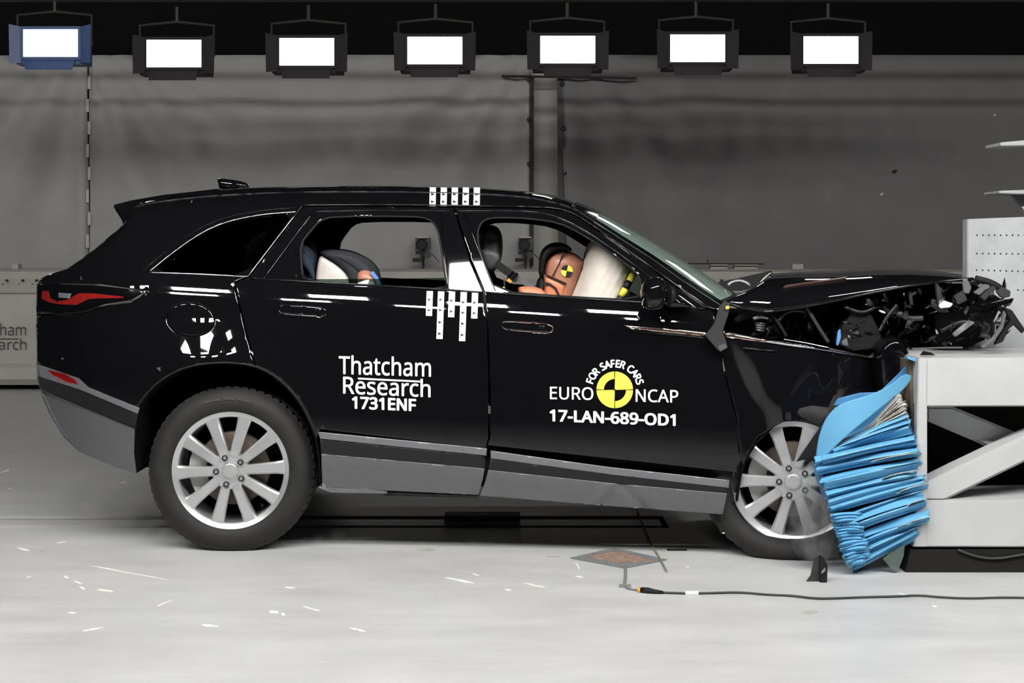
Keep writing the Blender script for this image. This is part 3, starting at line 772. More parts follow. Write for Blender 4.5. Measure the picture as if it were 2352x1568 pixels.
# lower cladding on the doors
cs = lambda k: (lambda x, y: S(x, 1000+(y-1000)*.3)+k)
def cl(x, y): 
    b = np.interp(x, [735, 1115, 1680], [1000, 1032, 1108])
    return S(x, b)-.012+.00035*max(0, y-b-60)
c1 = panel('sill_cladding', [(735, 1009), (1116, 1047), (1113, 1078), (738, 1043)], 'clad2', rd, lambda x, y: cl(x, y)+.004, step=14)
panel('sill_strip', [(731, 992), (1118, 1030), (1117, 1046), (735, 1007)], 'cladlight', rd, cl, step=12)
panel('sill_skirt', [(738, 1042), (1113, 1076), (1109, 1100), (1099, 1136), (900, 1127), (740, 1118)], 'clad', rd, cl, step=12, thick=.03)
panel('sill_cladding', [(1127, 1052), (1400, 1089), (1674, 1120), (1670, 1134), (1400, 1110), (1122, 1080)], 'clad2', fd, lambda x, y: cl(x, y)+.004, step=14)
panel('sill_strip', [(1127, 1035), (1400, 1073), (1560, 1090), (1675, 1103), (1674, 1120), (1400, 1089), (1127, 1052)], 'cladlight', fd, cl, step=12)
panel('sill_skirt', [(1122, 1079), (1400, 1109), (1670, 1133), (1660, 1181), (1400, 1162), (1102, 1138), (1113, 1110)], 'clad', fd,
      lambda x, y: cl(x, y)+.010*math.exp(-((x-1425-.9*(y-1110))/14.)**2)-.008*math.exp(-((x-1405+.9*(y-1110))/16.)**2), step=9, thick=.03)
# inner sill behind the door bottoms
slab('inner_sill', [(735, 975), (1120, 1010), (1690, 1075), (1690, 1130), (1400, 1120), (735, 1080)], .08, .14, 'matblack', car)
slab('underbody', [(742, 1095), (1660, 1150), (1660, 1120), (742, 1060)], .12, 1.75, 'void', car)
slab('jack_point', [(733, 1116), (760, 1117), (830, 1122), (890, 1128), (888, 1133), (760, 1131), (733, 1120)], .05, .12, 'lens', car, label='pale metal plate under the sill')
slab('exhaust_shield', [(890, 1130), (1100, 1138), (1098, 1143), (880, 1138)], .06, .20, 'metaldark', car)
# copper trim on door and fender
panel('copper_trim', [(1434, 747), (1560, 757), (1622, 764), (1624, 772), (1560, 766), (1452, 755)], 'copper', fd, bs(-.005), step=10, thick=.008, label='copper coloured trim blade')
strim('trim_edge', [(1432, 745), (1450, 758), (1490, 764), (1560, 770), (1625, 777)], .0035, 'piano', fd, dz=-.003, sm=1)

# front fender, torn corner
FE = [(1648, 716), (1664, 740), (1664, 764), (1700, 772), (1760, 783), (1850, 792), (1900, 802), (1945, 812), (2000, 826), (2012, 860), (2020, 890), (2015, 900), (1990, 903), (1945, 922), (1905, 948), (1872, 968), (1830, 964), (1800, 968), (1775, 982), (1740, 1003), (1718, 1040), (1706, 1070), (1700, 1042), (1694, 960), (1668, 860), (1655, 790)]
fen = panel('front_fender', FE, 'paint', car, SF, thick=.012, step=9, lip=.006)
panel('copper_trim', [(1664, 765), (1760, 780), (1760, 786), (1664, 774)], 'copper', fen, lambda x, y: SF(x, y)-.006, step=10, thick=.006, label='copper coloured trim blade, rear end of the fender')
strim('fender_edge', [(1760, 784), (1850, 797), (1900, 804), (1960, 814), (2000, 824)], .006, 'chrome', fen, yf=SF, dz=-.002)
strim('fender_edge', [(1700, 798), (1745, 803), (1785, 806)], .004, 'piano', fen, yf=SF, dz=-.004)
panel('fender_crease', [(1908, 812), (1916, 812), (1978, 884), (1980, 890), (1970, 888)], 'paint', fen, lambda x, y: SF(x, y)-.01, thick=.006, step=8, lip=.008, inset=2)
slab('arch_inner', [(1692, 1080), (1730, 990), (1800, 930), (1900, 890), (2000, 890), (1990, 1100), (1900, 1200), (1692, 1180)], .38, .42, 'void', car)
vs = []
for x, y in smooth_poly([(1690, 1150), (1700, 1078), (1728, 1022), (1762, 988), (1790, 964), (1832, 928), (1860, 908), (1975, 899)], 1, False):
    a = Wc(x, y, SF(x, y)+.012); vs += [a, a+Vector((0, .36, 0))]
o = obj('arch_liner', vs, [(2*i, 2*i+1, 2*i+3, 2*i+2) for i in range(len(vs)//2-1)], 'void', car); o.modifiers.new('t', 'SOLIDIFY').thickness = .01

# bonnet: buckled sheet from the near edge over the centre to the far side
HN = [(1668, 694), (1700, 706), (1765, 716), (1840, 706), (1915, 691), (2000, 673), (2080, 657), (2160, 646), (2236, 640)]
HM = [(1740, 662), (1775, 628), (1830, 622), (1900, 619), (2000, 617), (2080, 618), (2160, 622), (2210, 628), (2240, 636)]
HFAR = [(1650, 650), (1720, 640), (1790, 630), (1860, 624), (1960, 622), (2060, 622), (2130, 626), (2180, 632), (2220, 640)]
def hood(u, v):
    a = chain_at(HN, u); a = Wc(a[0], a[1], .06)
    a1 = chain_at(HN, u); 
    m_ = chain_at(HM, u); m_ = P(m_[0], m_[1], .70)
    f_ = chain_at(HFAR, u); f_ = P(f_[0], f_[1], 1.55)
    if v < .5:
        t = v*2; k = t**.8; p = a.lerp(m_, t); p.z = a.z+(m_.z-a.z)*(1-(1-t)**1.9); p.x = a.x+(m_.x-a.x)*t**1.6; p.y = a.y+(m_.y-a.y)*t**2.4
    else:
        t = v*2-1; p = m_.lerp(f_, t)
    p.z += .006*math.sin(u*9+v*4)*math.sin(v*math.pi)
    return p
vs, fs = grid_mesh(hood, 60, 40)
hd = obj('bonnet', vs, fs, 'paint', car, smooth=True, label='buckled black bonnet, raised at the windscreen end'); hd.modifiers.new('t', 'SOLIDIFY').thickness = .012
mb = MB().tube([hood(u/30, 0) for u in range(31)], .007, 8); mb.build('bonnet_edge', 'piano', hd, smooth=True)
mb = MB().tube([Wc(x, y, .5) for x, y in smooth_poly([(1668, 692), (1710, 676), (1735, 660), (1755, 640), (1772, 625)], 1, False)], .006, 8); mb.build('bonnet_edge', 'chrome', hd, smooth=True)
# far corner of the bonnet folded up, seen behind the windscreen base
slab('folded_corner', [(1650, 648), (1690, 640), (1770, 622), (1776, 628), (1740, 660), (1700, 668), (1672, 668)], .9, .92, 'matblack', hd)
mb = MB().tube([P(x, y, .6) for x, y in smooth_poly([(1672, 655), (1682, 647), (1700, 644), (1716, 650), (1722, 656)], 1, False)], .009, 8); mb.build('cable_guide', 'metal', hd, smooth=True)
# bonnet vent with copper blade
vs = [hood(.20, .18), hood(.44, .25), hood(.44, .272), hood(.205, .20)]
up = Vector((0, -.008, .008))
MB().prism([q+up for q in vs], [q+up*.2 for q in vs]).build('bonnet_vent', mat('dull_copper', (.35, .2, .17), .35, metal=.8), hd, label='dull copper bonnet vent blade')

# mirror
mi = inflate('door_mirror', [(1474, 705), (1470, 680), (1472, 655), (1482, 641), (1505, 634), (1522, 638), (1530, 655), (1530, 700), (1515, 712), (1490, 713)], -.13, .10, 'paint', car, step=6, sm=2, ramp=26, label='black door mirror')
inflate('mirror_arm', [(1515, 690), (1530, 668), (1545, 665), (1552, 680), (1600, 706), (1570, 708), (1530, 708)], -.02, .05, 'piano', mi, step=5, sm=1, ramp=10)
inflate('mirror_mount', [(1535, 656), (1550, 661), (1556, 680), (1545, 700), (1530, 702)], -.07, .06, 'matblack', mi, step=5, sm=1, ramp=8)
panel('sail_panel', [(1546, 668), (1560, 672), (1604, 706), (1560, 706)], 'piano', fd, bs(-.006), step=8)
strim('sail_trim', [(1553, 674), (1598, 706)], .004, 'chrome', fd, dz=-.012)
# ------------------------------------------------------------------ stickers
plr = lambda X, Y, o: Wc(X, Y, S(X, Y)+o-.0005)
for s_, x0, x1, yb_, h_, b_ in (('Thatcham', 778, 991, 0, 38, .008), ('Research', 787, 990, 0, 37, .008)): pass
dc = MB(); text_px(dc, 'Thatcham', 778, 990, 858, 40, .030, plr, .012); text_px(dc, 'Research', 788, 989, 903, 38, .043, plr, .012)
text_px(dc, '1731ENF', 808, 956, 937, 26, .042, plr, .035)
ring = [(822, 867), (966, 874), (966, 878), (822, 871)]
dc.prism([plr(x, y, -.0016) for x, y in ring], [plr(x, y, -.0004) for x, y in ring])
dc.build('sticker_lettering', 'white', rd, label='white two-line lettering with a number beneath')
dc = MB(); text_px(dc, 'EURO', 1263, 1363, 916, 28, .02, plr, .010); text_px(dc, 'NCAP', 1460, 1558, 922, 28, .02, plr, .012)
dc.build('sticker_lettering', 'white', fd); dc = MB()
text_px(dc, '17-LAN-689-OD1', 1262, 1552, 966, 25, .038, plr, .035); dc.build('sticker_number', 'white', fd); dc = MB()
s_ = 'FOR SAFER CARS'; cx_, cy_ = 1412, 895; rr = 52
adv = {'F': .62, 'O': .78, 'R': .66, ' ': .36, 'S': .62, 'A': .70, 'E': .62, 'C': .72}
tot = sum(adv[c] for c in s_); ang0 = R(166); ang1 = R(12); cur = 0
for c in s_:
    a = ang0+(ang1-ang0)*((cur+adv[c]/2)/tot); cur += adv[c]
    if c == ' ': continue
    V0, F0 = text_mesh(c, 0); vs = []; fs = []
    for kk_, (dx_, dy_) in enumerate(((-.03, 0), (.03, 0), (0, .025), (0, -.025), (.02, .02), (-.02, -.02))):
        n0 = len(vs); vs += [Vector((v.x+dx_, v.y+dy_, (1+kk_ if v.z > 0 else -1))) for v in V0]; fs += [tuple(q+n0 for q in f) for f in F0]
    mnx = min(v.x for v in vs); mxx = max(v.x for v in vs); out = []
    for v in vs:
        lx_ = (v.x-(mnx+mxx)/2)*14.5/CAP; ly_ = v.y/CAP*16.5
        X = cx_+(rr+ly_)*math.cos(a)+lx_*math.sin(a); Yq = cy_-((rr+ly_)*math.sin(a)-lx_*math.cos(a))
        out.append(plr(X, Yq, -.0016-.00012*v.z if v.z > 0 else -.0004))
    dc.add(out, fs)
dc.build('sticker_lettering', 'white', fd, label='white lettering around the round yellow emblem')
def sector(mb, r0, r1, a0, a1, o=-.0018, c=(1412, 895)):
    n = 18; out = [(c[0]+r1*math.cos(R(a0+(a1-a0)*k/n)), c[1]-r1*math.sin(R(a0+(a1-a0)*k/n))) for k in range(n+1)]
    inn = [(c[0]+r0*math.cos(R(a0+(a1-a0)*k/n)), c[1]-r0*math.sin(R(a0+(a1-a0)*k/n))) for k in range(n+1)][::-1]
    if r0 < .1: inn = [c]
    rg = out+inn; mb.prism([plr(x, y, o) for x, y in rg], [plr(x, y, -.0003) for x, y in rg])
em = MB()
for a0, a1, r0 in ((1.5, 88.5, 2), (91.5, 178.5, 25), (181.5, 268.5, 2), (271.5, 358.5, 26)): sector(em, r0, 42, a0, a1)
em.build('round_emblem', 'yellow', fd, label='round yellow and black quartered emblem')
# white measuring tapes with black arrow heads
def tape(par, x, y0, y1, wd, slant, arrows, cond=None):
    def tx(y): return x+slant*(y-y0)
    n = max(2, int((y1-y0)/8)); ra = [(tx(y0+(y1-y0)*k/n), y0+(y1-y0)*k/n) for k in range(n+1)]
    vs = []
    for px_, py_ in ra:
        vs += [plr(px_, py_, -.001), plr(px_+wd, py_+wd*.03, -.001), plr(px_, py_, .0002), plr(px_+wd, py_+wd*.03, .0002)]
    fs = []
    for i in range(n):
        a = 4*i; b = a+4; fs += [(a, a+1, b+1, b), (a+2, b+2, b+3, a+3), (a, b, b+2, a+2), (a+1, a+3, b+3, b+1)]
    fs += [(0, 2, 3, 1), (4*n, 4*n+1, 4*n+3, 4*n+2)]
    o = obj('measuring_tape', vs, fs, 'white', par)
    am = MB()
    for ya in arrows:
        xa = tx(ya); tri = [(xa+wd*.25, ya-3.4), (xa+wd*.25, ya+3.4), (xa+wd*.8, ya)]
        am.prism([plr(a, b, -.0018) for a, b in tri], [plr(a, b, -.0006) for a, b in tri])
    if arrows:
        ao = am.build('arrow_marks', 'black', par)
for k in range(5): tape(side, 987+k*25.3, 430, 473, 14.5, -.02, (446, 463))
for x, y1, ar in ((980, 725, (688, 712)), (1006, 778, (688, 712, 740, 766)), (1031, 728, (690, 715)), (1058, 783, (694, 718, 743, 769)), (1084, 731, (695, 719))):
    tape(rd, x, 668+(x-980)*.03, y1, 14.5, -.035 if y1 < 750 else -.035, ar)
# little foil targets left on the panels
fo = MB()
for x, y in ((184, 636), (437, 463), (362, 846), (332, 672), (575, 808), (533, 652), (602, 597), (142, 820), (365, 850), (577, 812)):
    for k in range(2):
        ax, ay = x+random.uniform(-3, 3), y+random.uniform(-4, 4)
        tri = [(ax, ay), (ax+random.uniform(2, 5), ay+random.uniform(-3, 3)), (ax+random.uniform(-2, 2), ay+random.uniform(3, 6))]
        fo.prism([plr(a, b, -.008) for a, b in tri], [plr(a, b, -.001) for a, b in tri])
o = fo.build('foil_scraps', 'metal', side); o['kind'] = 'stuff'

# ------------------------------------------------------------------ wheels
def make_wheel(cx, cy, off, parent, flat=False, yaw=0, roll=0, back=False):
    c0 = Wc(cx, cy, off); rot = Matrix.Rotation(yaw, 3, 'Z')
    def place(mb):
        for i, v in enumerate(mb.v):
            mb.v[i] = rot @ v
            if back: mb.v[i] = Vector((mb.v[i].x, -mb.v[i].y, mb.v[i].z))
            mb.v[i] = mb.v[i]+c0
        return mb
    mb = MB()
    mb.lathe([(.272, .0), (.274, -.012), (.268, -.016), (.262, -.012), (.243, -.004), (.239, .004), (.240, .03), (.236, .09), (.236, .20), (.26, .215)], 72)
    RO, RI = .258, .055
    for i in range(10):
        a = R(3+36*i)+roll
        def q(r, s, y): return Vector((r*math.cos(a)-s*math.sin(a), y, r*math.sin(a)+s*math.cos(a)))
        st_ = [(.050, .013, -.018), (.080, .022, -.026), (.14, .024, -.020), (.20, .027, -.010), (.235, .031, -.006), (.262, .052, -.004)]
        vs = []
        for r, wd, y in st_:
            vs += [q(r, -wd, y+.006), q(r, -wd*.72, y), q(r, wd*.72, y), q(r, wd, y+.006), q(r, wd*.95, y+.045), q(r, -wd*.95, y+.045)]
        fs = []
        for k in range(len(st_)-1):
            for j in range(6): fs.append((k*6+j, k*6+(j+1) % 6, (k+1)*6+(j+1) % 6, (k+1)*6+j))
        fs += [tuple(range(6)), tuple((len(st_)-1)*6+j for j in range(6))[::-1]]
        mb.add(vs, fs)
    mb.lathe([(.0, -.024), (.036, -.024), (.040, -.020), (.062, -.024), (.082, -.020), (.088, -.004), (.075, .05), (0, .05)], 40)
    wo = place(mb).build('wheel', 'alloy', parent, auto=28, label='silver ten-spoke alloy wheel')
    sub = lambda m_, n, mt, **k: place(m_).build(n, mt, wo, **k)
    sub(MB().lathe([(0, -.0275), (.029, -.0275), (.0315, -.026), (.032, -.02)], 32), 'hub_cap', 'alloy', auto=20)
    for i in range(5):
        a = R(39+72*i)+roll; c = (.062*math.cos(a), 0, .062*math.sin(a))
        sub(MB().lathe([(.0125, -.027), (.0135, -.034), (.0105, -.035), (.0095, -.026)], 16, c), 'nut_recess', 'matblack', smooth=True)
        sub(MB().lathe([(0, -.036), (.0075, -.036), (.0095, -.033), (.0095, -.02)], 6, c), 'wheel_nut', 'lens')
    sub(MB().lathe([(0, .065), (.165, .065), (.168, .075), (.168, .09), (0, .09)], 48), 'brake_disc', 'rotor', auto=30)
    sub(MB().lathe([(0, .045), (.075, .045), (.08, .066), (0, .066)], 32), 'brake_hub', 'alloyd', auto=30)
    sub(MB().lathe([(.236, .19), (0, .19)], 48), 'wheel_back', 'void')
    cm = MB()
    for a0 in range(155, 215, 12):
        a = R(a0); a2 = R(a0+12)
        for_ = lambda r, aa, y: Vector((r*math.cos(aa), y, r*math.sin(aa)))
        cm.prism([for_(.12, a, .045), for_(.20, a, .045), for_(.20, a2, .045), for_(.12, a2, .045)], [for_(.12, a, .1), for_(.20, a, .1), for_(.20, a2, .1), for_(.12, a2, .1)])
    sub(cm, 'brake_caliper', 'caliper')
    sub(MB().tube([(.21*math.cos(R(-48)), -.0, .21*math.sin(R(-48))), (.216*math.cos(R(-48)), -.02, .216*math.sin(R(-48)))], .005), 'valve', 'matblack')
    # tyre
    prof = [(.252, .005), (.268, -.018), (.285, -.028), (.305, -.032), (.325, -.030), (.345, -.020), (.358, -.008), (.366, .003), (.373, .012)]
    NS = 300
    def warp(v):
        if not flat: return v
        zz = c0.z+v.z
        w_ = v.copy()
        if v.z < -.20:
            k = min(1, (-v.z-.20)/.15)
            w_.x *= 1+.05*k; w_.y = v.y-(0.03*k if v.y < .1 else -.03*k)
            if c0.z+w_.z < .004: w_.z = .004-c0.z
        if v.x < 0 and v.z < 0: w_.x -= .03*math.sin(min(1, -v.z/.3)*math.pi)
        return w_
    sw = MB().lathe(prof, 96); sw.v = [warp(v) for v in sw.v]
    ty = place(sw).build('tyre', 'rubber', wo, smooth=True)
    tr = MB(); pts = []
    tp = [(.372, .012), (.3775, .018), (.379, .03), (.380, .06), (.380, .063), (.371, .065), (.371, .073), (.380, .075), (.380, .12), (.371, .123), (.371, .131), (.380, .134), (.379, .20), (.370, .225), (.30, .23), (.25, .21)]
    m_ = len(tp); vs = []
    for k in range(NS):
        a = 2*math.pi*k/NS; g = (k % 5 == 0)
        for j, (r, y) in enumerate(tp):
            r2 = r-(.010 if (g and 1 <= j <= 4) or (k % 5 == 2 and 10 <= j <= 12) else 0)
            vs.append(Vector((r2*math.cos(a), y, r2*math.sin(a))))
    fs = [(k*m_+j, k*m_+j+1, ((k+1) % NS)*m_+j+1, ((k+1) % NS)*m_+j) for k in range(NS) for j in range(m_-1)]
    tr.add([warp(v) for v in vs], fs); 
    place(tr).build('tread', 'rubber2', wo)
    for a0, a1, r0, r1 in ((97, 111, .320, .332), (86, 95, .319, .333), (74, 84, .318, .331)):
        lm = MB(); n = 8
        f_ = lambda r, aa, y: Vector((r*math.cos(R(aa)), y, r*math.sin(R(aa))))
        rg = [f_(r0+.004*k/n, a0+(a1-a0)*k/n, -.0335) for k in range(n+1)]+[f_(r1, a0+(a1-a0)*k/n, -.0325) for k in range(n, -1, -1)]
        lm.prism(rg, [v+Vector((0, .005, 0)) for v in rg])
        if not back and not flat: sub(lm, 'raised_mark', mat('sidewall_mark', (.034, .034, .034), .5))
    return wo
make_wheel(530.5, 1079, .045, car)
make_wheel(1822, 1104, .03, car, flat=True, yaw=R(-9), roll=R(-2))
def far_wheel(cx, cy):
    c = Wc(cx, cy, 0); y = 2*ymid(c.x)-.04
    mb = MB().lathe([(0, 0), (.25, 0), (.27, -.0), (.34, .02), (.375, -.02), (.378, -.2), (.35, -.24), (.2, -.22), (0, -.2)], 48, Vector((c.x, y, c.z)))
    wo = mb.build('wheel', 'rubber', car, auto=40)
far_wheel(530, 1078); far_wheel(1880, 1092)

# ------------------------------------------------------------------ interior
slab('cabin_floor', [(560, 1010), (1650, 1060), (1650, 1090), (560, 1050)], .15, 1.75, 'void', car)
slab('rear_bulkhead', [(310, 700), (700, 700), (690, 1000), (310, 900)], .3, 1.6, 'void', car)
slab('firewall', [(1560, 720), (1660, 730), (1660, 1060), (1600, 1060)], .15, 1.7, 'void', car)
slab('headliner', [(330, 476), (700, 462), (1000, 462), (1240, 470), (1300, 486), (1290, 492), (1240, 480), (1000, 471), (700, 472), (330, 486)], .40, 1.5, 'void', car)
dash = inflate('dashboard', [(1450, 712), (1475, 690), (1550, 694), (1640, 712), (1650, 780), (1560, 800), (1470, 770)], .95, .68, 'leather', car, step=12, ramp=14, sm=1)
st_f = inflate('front_seat', [(1085, 700), (1080, 640), (1095, 620), (1125, 628), (1145, 690), (1165, 800), (1300, 850), (1290, 900), (1130, 900), (1100, 800)], .50, .24, 'leather', car, step=10, ramp=25)
hrst = inflate('headrest', [(1099, 545), (1104, 522), (1128, 514), (1150, 526), (1156, 560), (1152, 598), (1138, 622), (1122, 628), (1106, 610), (1100, 580)], .50, .13, 'leather', st_f, step=6, ramp=14, sm=2)
inflate('headrest_pad', [(1103, 575), (1115, 570), (1146, 578), (1150, 598), (1136, 619), (1122, 624), (1108, 606)], .355, .025, 'leather2', st_f, step=6, ramp=10, sm=1)
inflate('front_seat', [(1085, 700), (1080, 640), (1095, 620), (1125, 628), (1145, 690), (1165, 800), (1300, 850), (1290, 900), (1130, 900), (1100, 800)], 1.35, .24, 'leather', car, step=14, ramp=25)
rs_ = inflate('rear_seat', [(610, 760), (640, 650), (672, 640), (700, 660), (735, 760), (860, 790), (850, 840), (640, 850)], .95, .62, 'leather', car, step=14, ramp=25)
inflate('headrest', [(680, 600), (688, 560), (705, 545), (722, 560), (728, 600), (715, 640), (690, 640)], .55, .13, 'leather', rs_, step=8, ramp=12)
inflate('headrest', [(680, 600), (688, 570), (705, 555), (722, 570), (728, 600), (715, 640), (690, 640)], 1.35, .13, 'leather', rs_, step=8, ramp=12)
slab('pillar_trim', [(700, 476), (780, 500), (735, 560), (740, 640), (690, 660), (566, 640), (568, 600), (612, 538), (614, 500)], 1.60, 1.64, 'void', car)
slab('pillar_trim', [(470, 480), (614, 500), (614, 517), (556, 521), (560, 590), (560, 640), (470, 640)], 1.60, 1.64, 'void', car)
for k in range(6):
    MB().tube([P(440+k*24, 601, 1.1), P(470+k*24, 560+k*2, 1.1), P(500+k*19, 535-k*2, 1.1)], .0012, 5).build('heater_line', 'reddeep', car)
MB().tube([P(415, 600, 1.1), P(545, 604, 1.1)], .002, 5).build('heater_line', 'reddeep', car)
# belt and buckle of the driver seat
def strap(name, path, wd, Y, m, parent, th=.003):
    pts = [P(x, y, Y+Yb(x)) for x, y in path]; vs = []
    for i, p in enumerate(pts):
        t = (pts[min(i+1, len(pts)-1)]-pts[max(i-1, 0)]).normalized(); n = Vector((-t.z, 0, t.x))
        vs += [p+n*wd/2, p-n*wd/2, p+n*wd/2+Vector((0, th, 0)), p-n*wd/2+Vector((0, th, 0))]
    fs = []
    for i in range(len(pts)-1):
        a = 4*i; b = a+4; fs += [(a, a+1, b+1, b), (a+2, b+2, b+3, a+3), (a, b, b+2, a+2), (a+1, a+3, b+3, b+1)]
    fs += [(0, 2, 3, 1), (4*len(pts)-4, 4*len(pts)-3, 4*len(pts)-1, 4*len(pts)-2)]
    return obj(name, vs, fs, m, parent)
blt = strap('seat_belt', [(1185, 637), (1215, 655), (1245, 674), (1275, 692)], .024, .30, 'belt', car)
strap('upper_webbing', [(1138, 604), (1160, 620), (1186, 638)], .036, .298, 'matblack', blt)
strap('belt_adjuster', [(1166, 632), (1188, 638)], .045, .285, 'matblack', blt, .01); strap('belt_adjuster', [(1168, 636), (1180, 623)], .010, .275, 'chrome', blt, .01); strap('belt_adjuster', [(1176, 640), (1188, 627)], .008, .275, 'chrome', blt, .01)
strap('belt_clip', [(1166, 641), (1174, 648)], .014, .28, 'orange', blt, .01)
MB().tube([P(1158, 640, .25), P(1159, 656, .25), P(1156, 664, .25)], .003).build('lanyard', 'metal', blt)
strap('lanyard_tag', [(1158, 659), (1154, 669)], .010, .24, 'yellow', blt, .006)
# steering wheel, seen nearly edge-on, with yellow and black tape
cw = P(1424, 672, .42+Yb(1424)); ax = (P(1405, 640, .42)-P(1360, 615, .42)).normalized()
e1 = Vector((0, 1, 0)); e2 = ax.cross(e1).normalized(); e1 = e2.cross(ax).normalized()
def ringpt(a): return cw+(e1*math.cos(a)+e2*math.sin(a))*.185
N_ = 40
mb = MB().tube([ringpt(2*math.pi*k/N_) for k in range(N_+1)], .014, 10, False); sw_ = mb.build('steering_wheel', 'leather', car, smooth=True)
sgn = -1 if e1.y > 0 else 1
topa = [a for a in np.linspace(0, 2*math.pi, 60, False) if True]
ny = sorted(topa, key=lambda a: ringpt(a).y-.6*ringpt(a).z)[0]
for k in range(9):
    a = ny+R(-50+k*12); MB().tube([ringpt(a), ringpt(a+R(6)), ringpt(a+R(12))], .0165, 10).build('rim_tape', 'yellow' if k % 2 == 0 else 'black', sw_, smooth=True)
MB().tube([cw, cw+ax*.3], .03).build('steering_column', 'matblack', sw_)
inflate('driver_airbag', [(1270, 760), (1300, 700), (1322, 650), (1338, 604), (1345, 566), (1372, 540), (1420, 545), (1452, 590), (1458, 630), (1444, 680), (1428, 720), (1400, 780), (1330, 800)], .52, .28, 'airbag', car, step=8, sm=2, ramp=48, label='inflated cream driver airbag',
        yoff=lambda x, y: .004*math.sin(x*.35+y*.2))
inflate('passenger_airbag', [(1340, 600), (1360, 540), (1400, 525), (1450, 550), (1500, 600), (1530, 690), (1480, 730), (1350, 700)], 1.02, .20, 'airbag2', car, step=10, sm=2, ramp=60, label='pale green-grey passenger airbag')

# ================================================================== DUMMIES
DYc = .48
dm = empty('crash_test_dummy', Wc(1240, 880, DYc), 'tan and black crash test dummy leaning into the cream airbag', 'dummy')
hull = [(1240, 600), (1243, 580), (1255, 566), (1272, 560), (1292, 560), (1312, 572), (1330, 590), (1343, 602), (1340, 622), (1325, 655), (1312, 682), (1300, 700), (1270, 700), (1258, 660), (1250, 640), (1242, 622)]
hd_ = inflate('head', [(1251, 612), (1256, 590), (1270, 577), (1295, 573), (1320, 580), (1340, 597), (1343, 606), (1336, 624), (1326, 650), (1314, 684), (1298, 705), (1266, 700), (1254, 655), (1250, 632)], DYc, .080, 'skin', dm, step=5, sm=2, ramp=34)
inflate('skull_cap', [(1237, 612), (1239, 585), (1250, 566), (1270, 556), (1292, 557), (1310, 566), (1316, 577), (1296, 574), (1272, 578), (1257, 592), (1251, 612), (1250, 635), (1243, 640), (1237, 628)], DYc, .088, 'matblack', dm, step=4, sm=1, ramp=9)
inflate('jaw', [(1248, 628), (1270, 636), (1302, 652), (1297, 665), (1290, 700), (1262, 705), (1245, 690), (1252, 660)], DYc-.062, .03, 'skin2', hd_, step=5, sm=1, ramp=12, label='orange jaw piece')
slab('head_seam', [(1293, 576), (1295, 576), (1286, 605), (1270, 634), (1268, 633), (1284, 604)], DYc-.084, DYc-.07, 'black', hd_)
slab('chin_seam', [(1252, 628), (1302, 650), (1301, 653), (1251, 631)], DYc-.1, DYc-.085, 'black', hd_)
strap('chin_band', [(1246, 649), (1262, 652), (1276, 662), (1286, 683)], .010, DYc-.098, 'matblack', hd_)
inflate('neck', [(1228, 665), (1236, 636), (1250, 630), (1262, 665), (1262, 720), (1225, 720)], DYc, .055, 'matblack', dm, step=6, sm=1, ramp=14)
tg = MB(); tg2 = MB()
def tsec(mb, a0, a1, Y, r=13.5):
    c = (1302, 622); pts = [c]+[(c[0]+r*math.cos(R(a0+(a1-a0)*k/8)), c[1]-r*math.sin(R(a0+(a1-a0)*k/8))) for k in range(9)]
    mb.prism([P(x, y, Y+Yb(x)) for x, y in pts], [P(x, y, Y+.014+Yb(x)) for x, y in pts])
for k in range(4): tsec(tg if k % 2 == 0 else tg2, -12+90*k, 78+90*k, DYc-.086)
tg.build('target_disc', 'yellow', hd_, label='yellow quarters of the round target'); tg2.build('target_disc', 'black', hd_, label='black quarters of the round target')
inflate('arm', [(1188, 664), (1195, 657), (1225, 657), (1250, 665), (1260, 690), (1240, 720), (1200, 690)], DYc-.17, .04, 'skin2', dm, step=6, sm=1, ramp=10)
inflate('torso', [(1185, 690), (1210, 672), (1270, 685), (1300, 740), (1290, 840), (1200, 860), (1165, 820), (1170, 740)], DYc, .17, 'skin2', dm, step=10, sm=2, ramp=30)
inflate('leg', [(1195, 815), (1300, 800), (1440, 790), (1450, 830), (1300, 850), (1200, 855)], DYc-.10, .06, 'skin2', dm, step=10, sm=1, ramp=14)
inflate('leg', [(1195, 815), (1300, 800), (1440, 790), (1450, 830), (1300, 850), (1200, 855)], DYc+.10, .06, 'skin2', dm, step=10, sm=1, ramp=14)
# child restraint and child dummy
CYc = .50
cs_ = empty('child_restraint', Wc(780, 780, CYc), 'child seat of dark cloth with white shell on the rear bench', 'child seat')
inflate('seat_shell', [(724, 652), (728, 610), (735, 586), (750, 592), (775, 608), (800, 632), (806, 655), (800, 700), (730, 700)], CYc-.16, .03, 'shell', cs_, step=6, sm=1, ramp=7, label='white plastic side shell')
inflate('seat_cushion', [(735, 585), (745, 572), (775, 570), (810, 575), (842, 590), (862, 606), (874, 630), (880, 700), (820, 720), (808, 650), (795, 622), (760, 598)], CYc-.02, .19, 'seatcloth', cs_, step=6, sm=2, ramp=16)
inflate('seat_wing', [(755, 585), (785, 580), (825, 592), (850, 612), (866, 640), (868, 668), (845, 650), (820, 622), (790, 602)], CYc-.19, .03, 'seatcloth', cs_, step=6, sm=1, ramp=8)
inflate('seat_back', [(685, 660), (688, 575), (697, 560), (712, 566), (728, 590), (722, 640), (715, 680)], CYc-.12, .08, 'navy', cs_, step=6, sm=1, ramp=10)
inflate('seat_strap', [(690, 585), (700, 578), (716, 600), (724, 630), (722, 650), (706, 622), (692, 606)], CYc-.23, .02, 'navy', cs_, step=6, sm=1, ramp=6)
cd = empty('child_dummy', Wc(850, 720, CYc-.1), 'small tan child dummy with blue strap in the child seat', 'dummy')
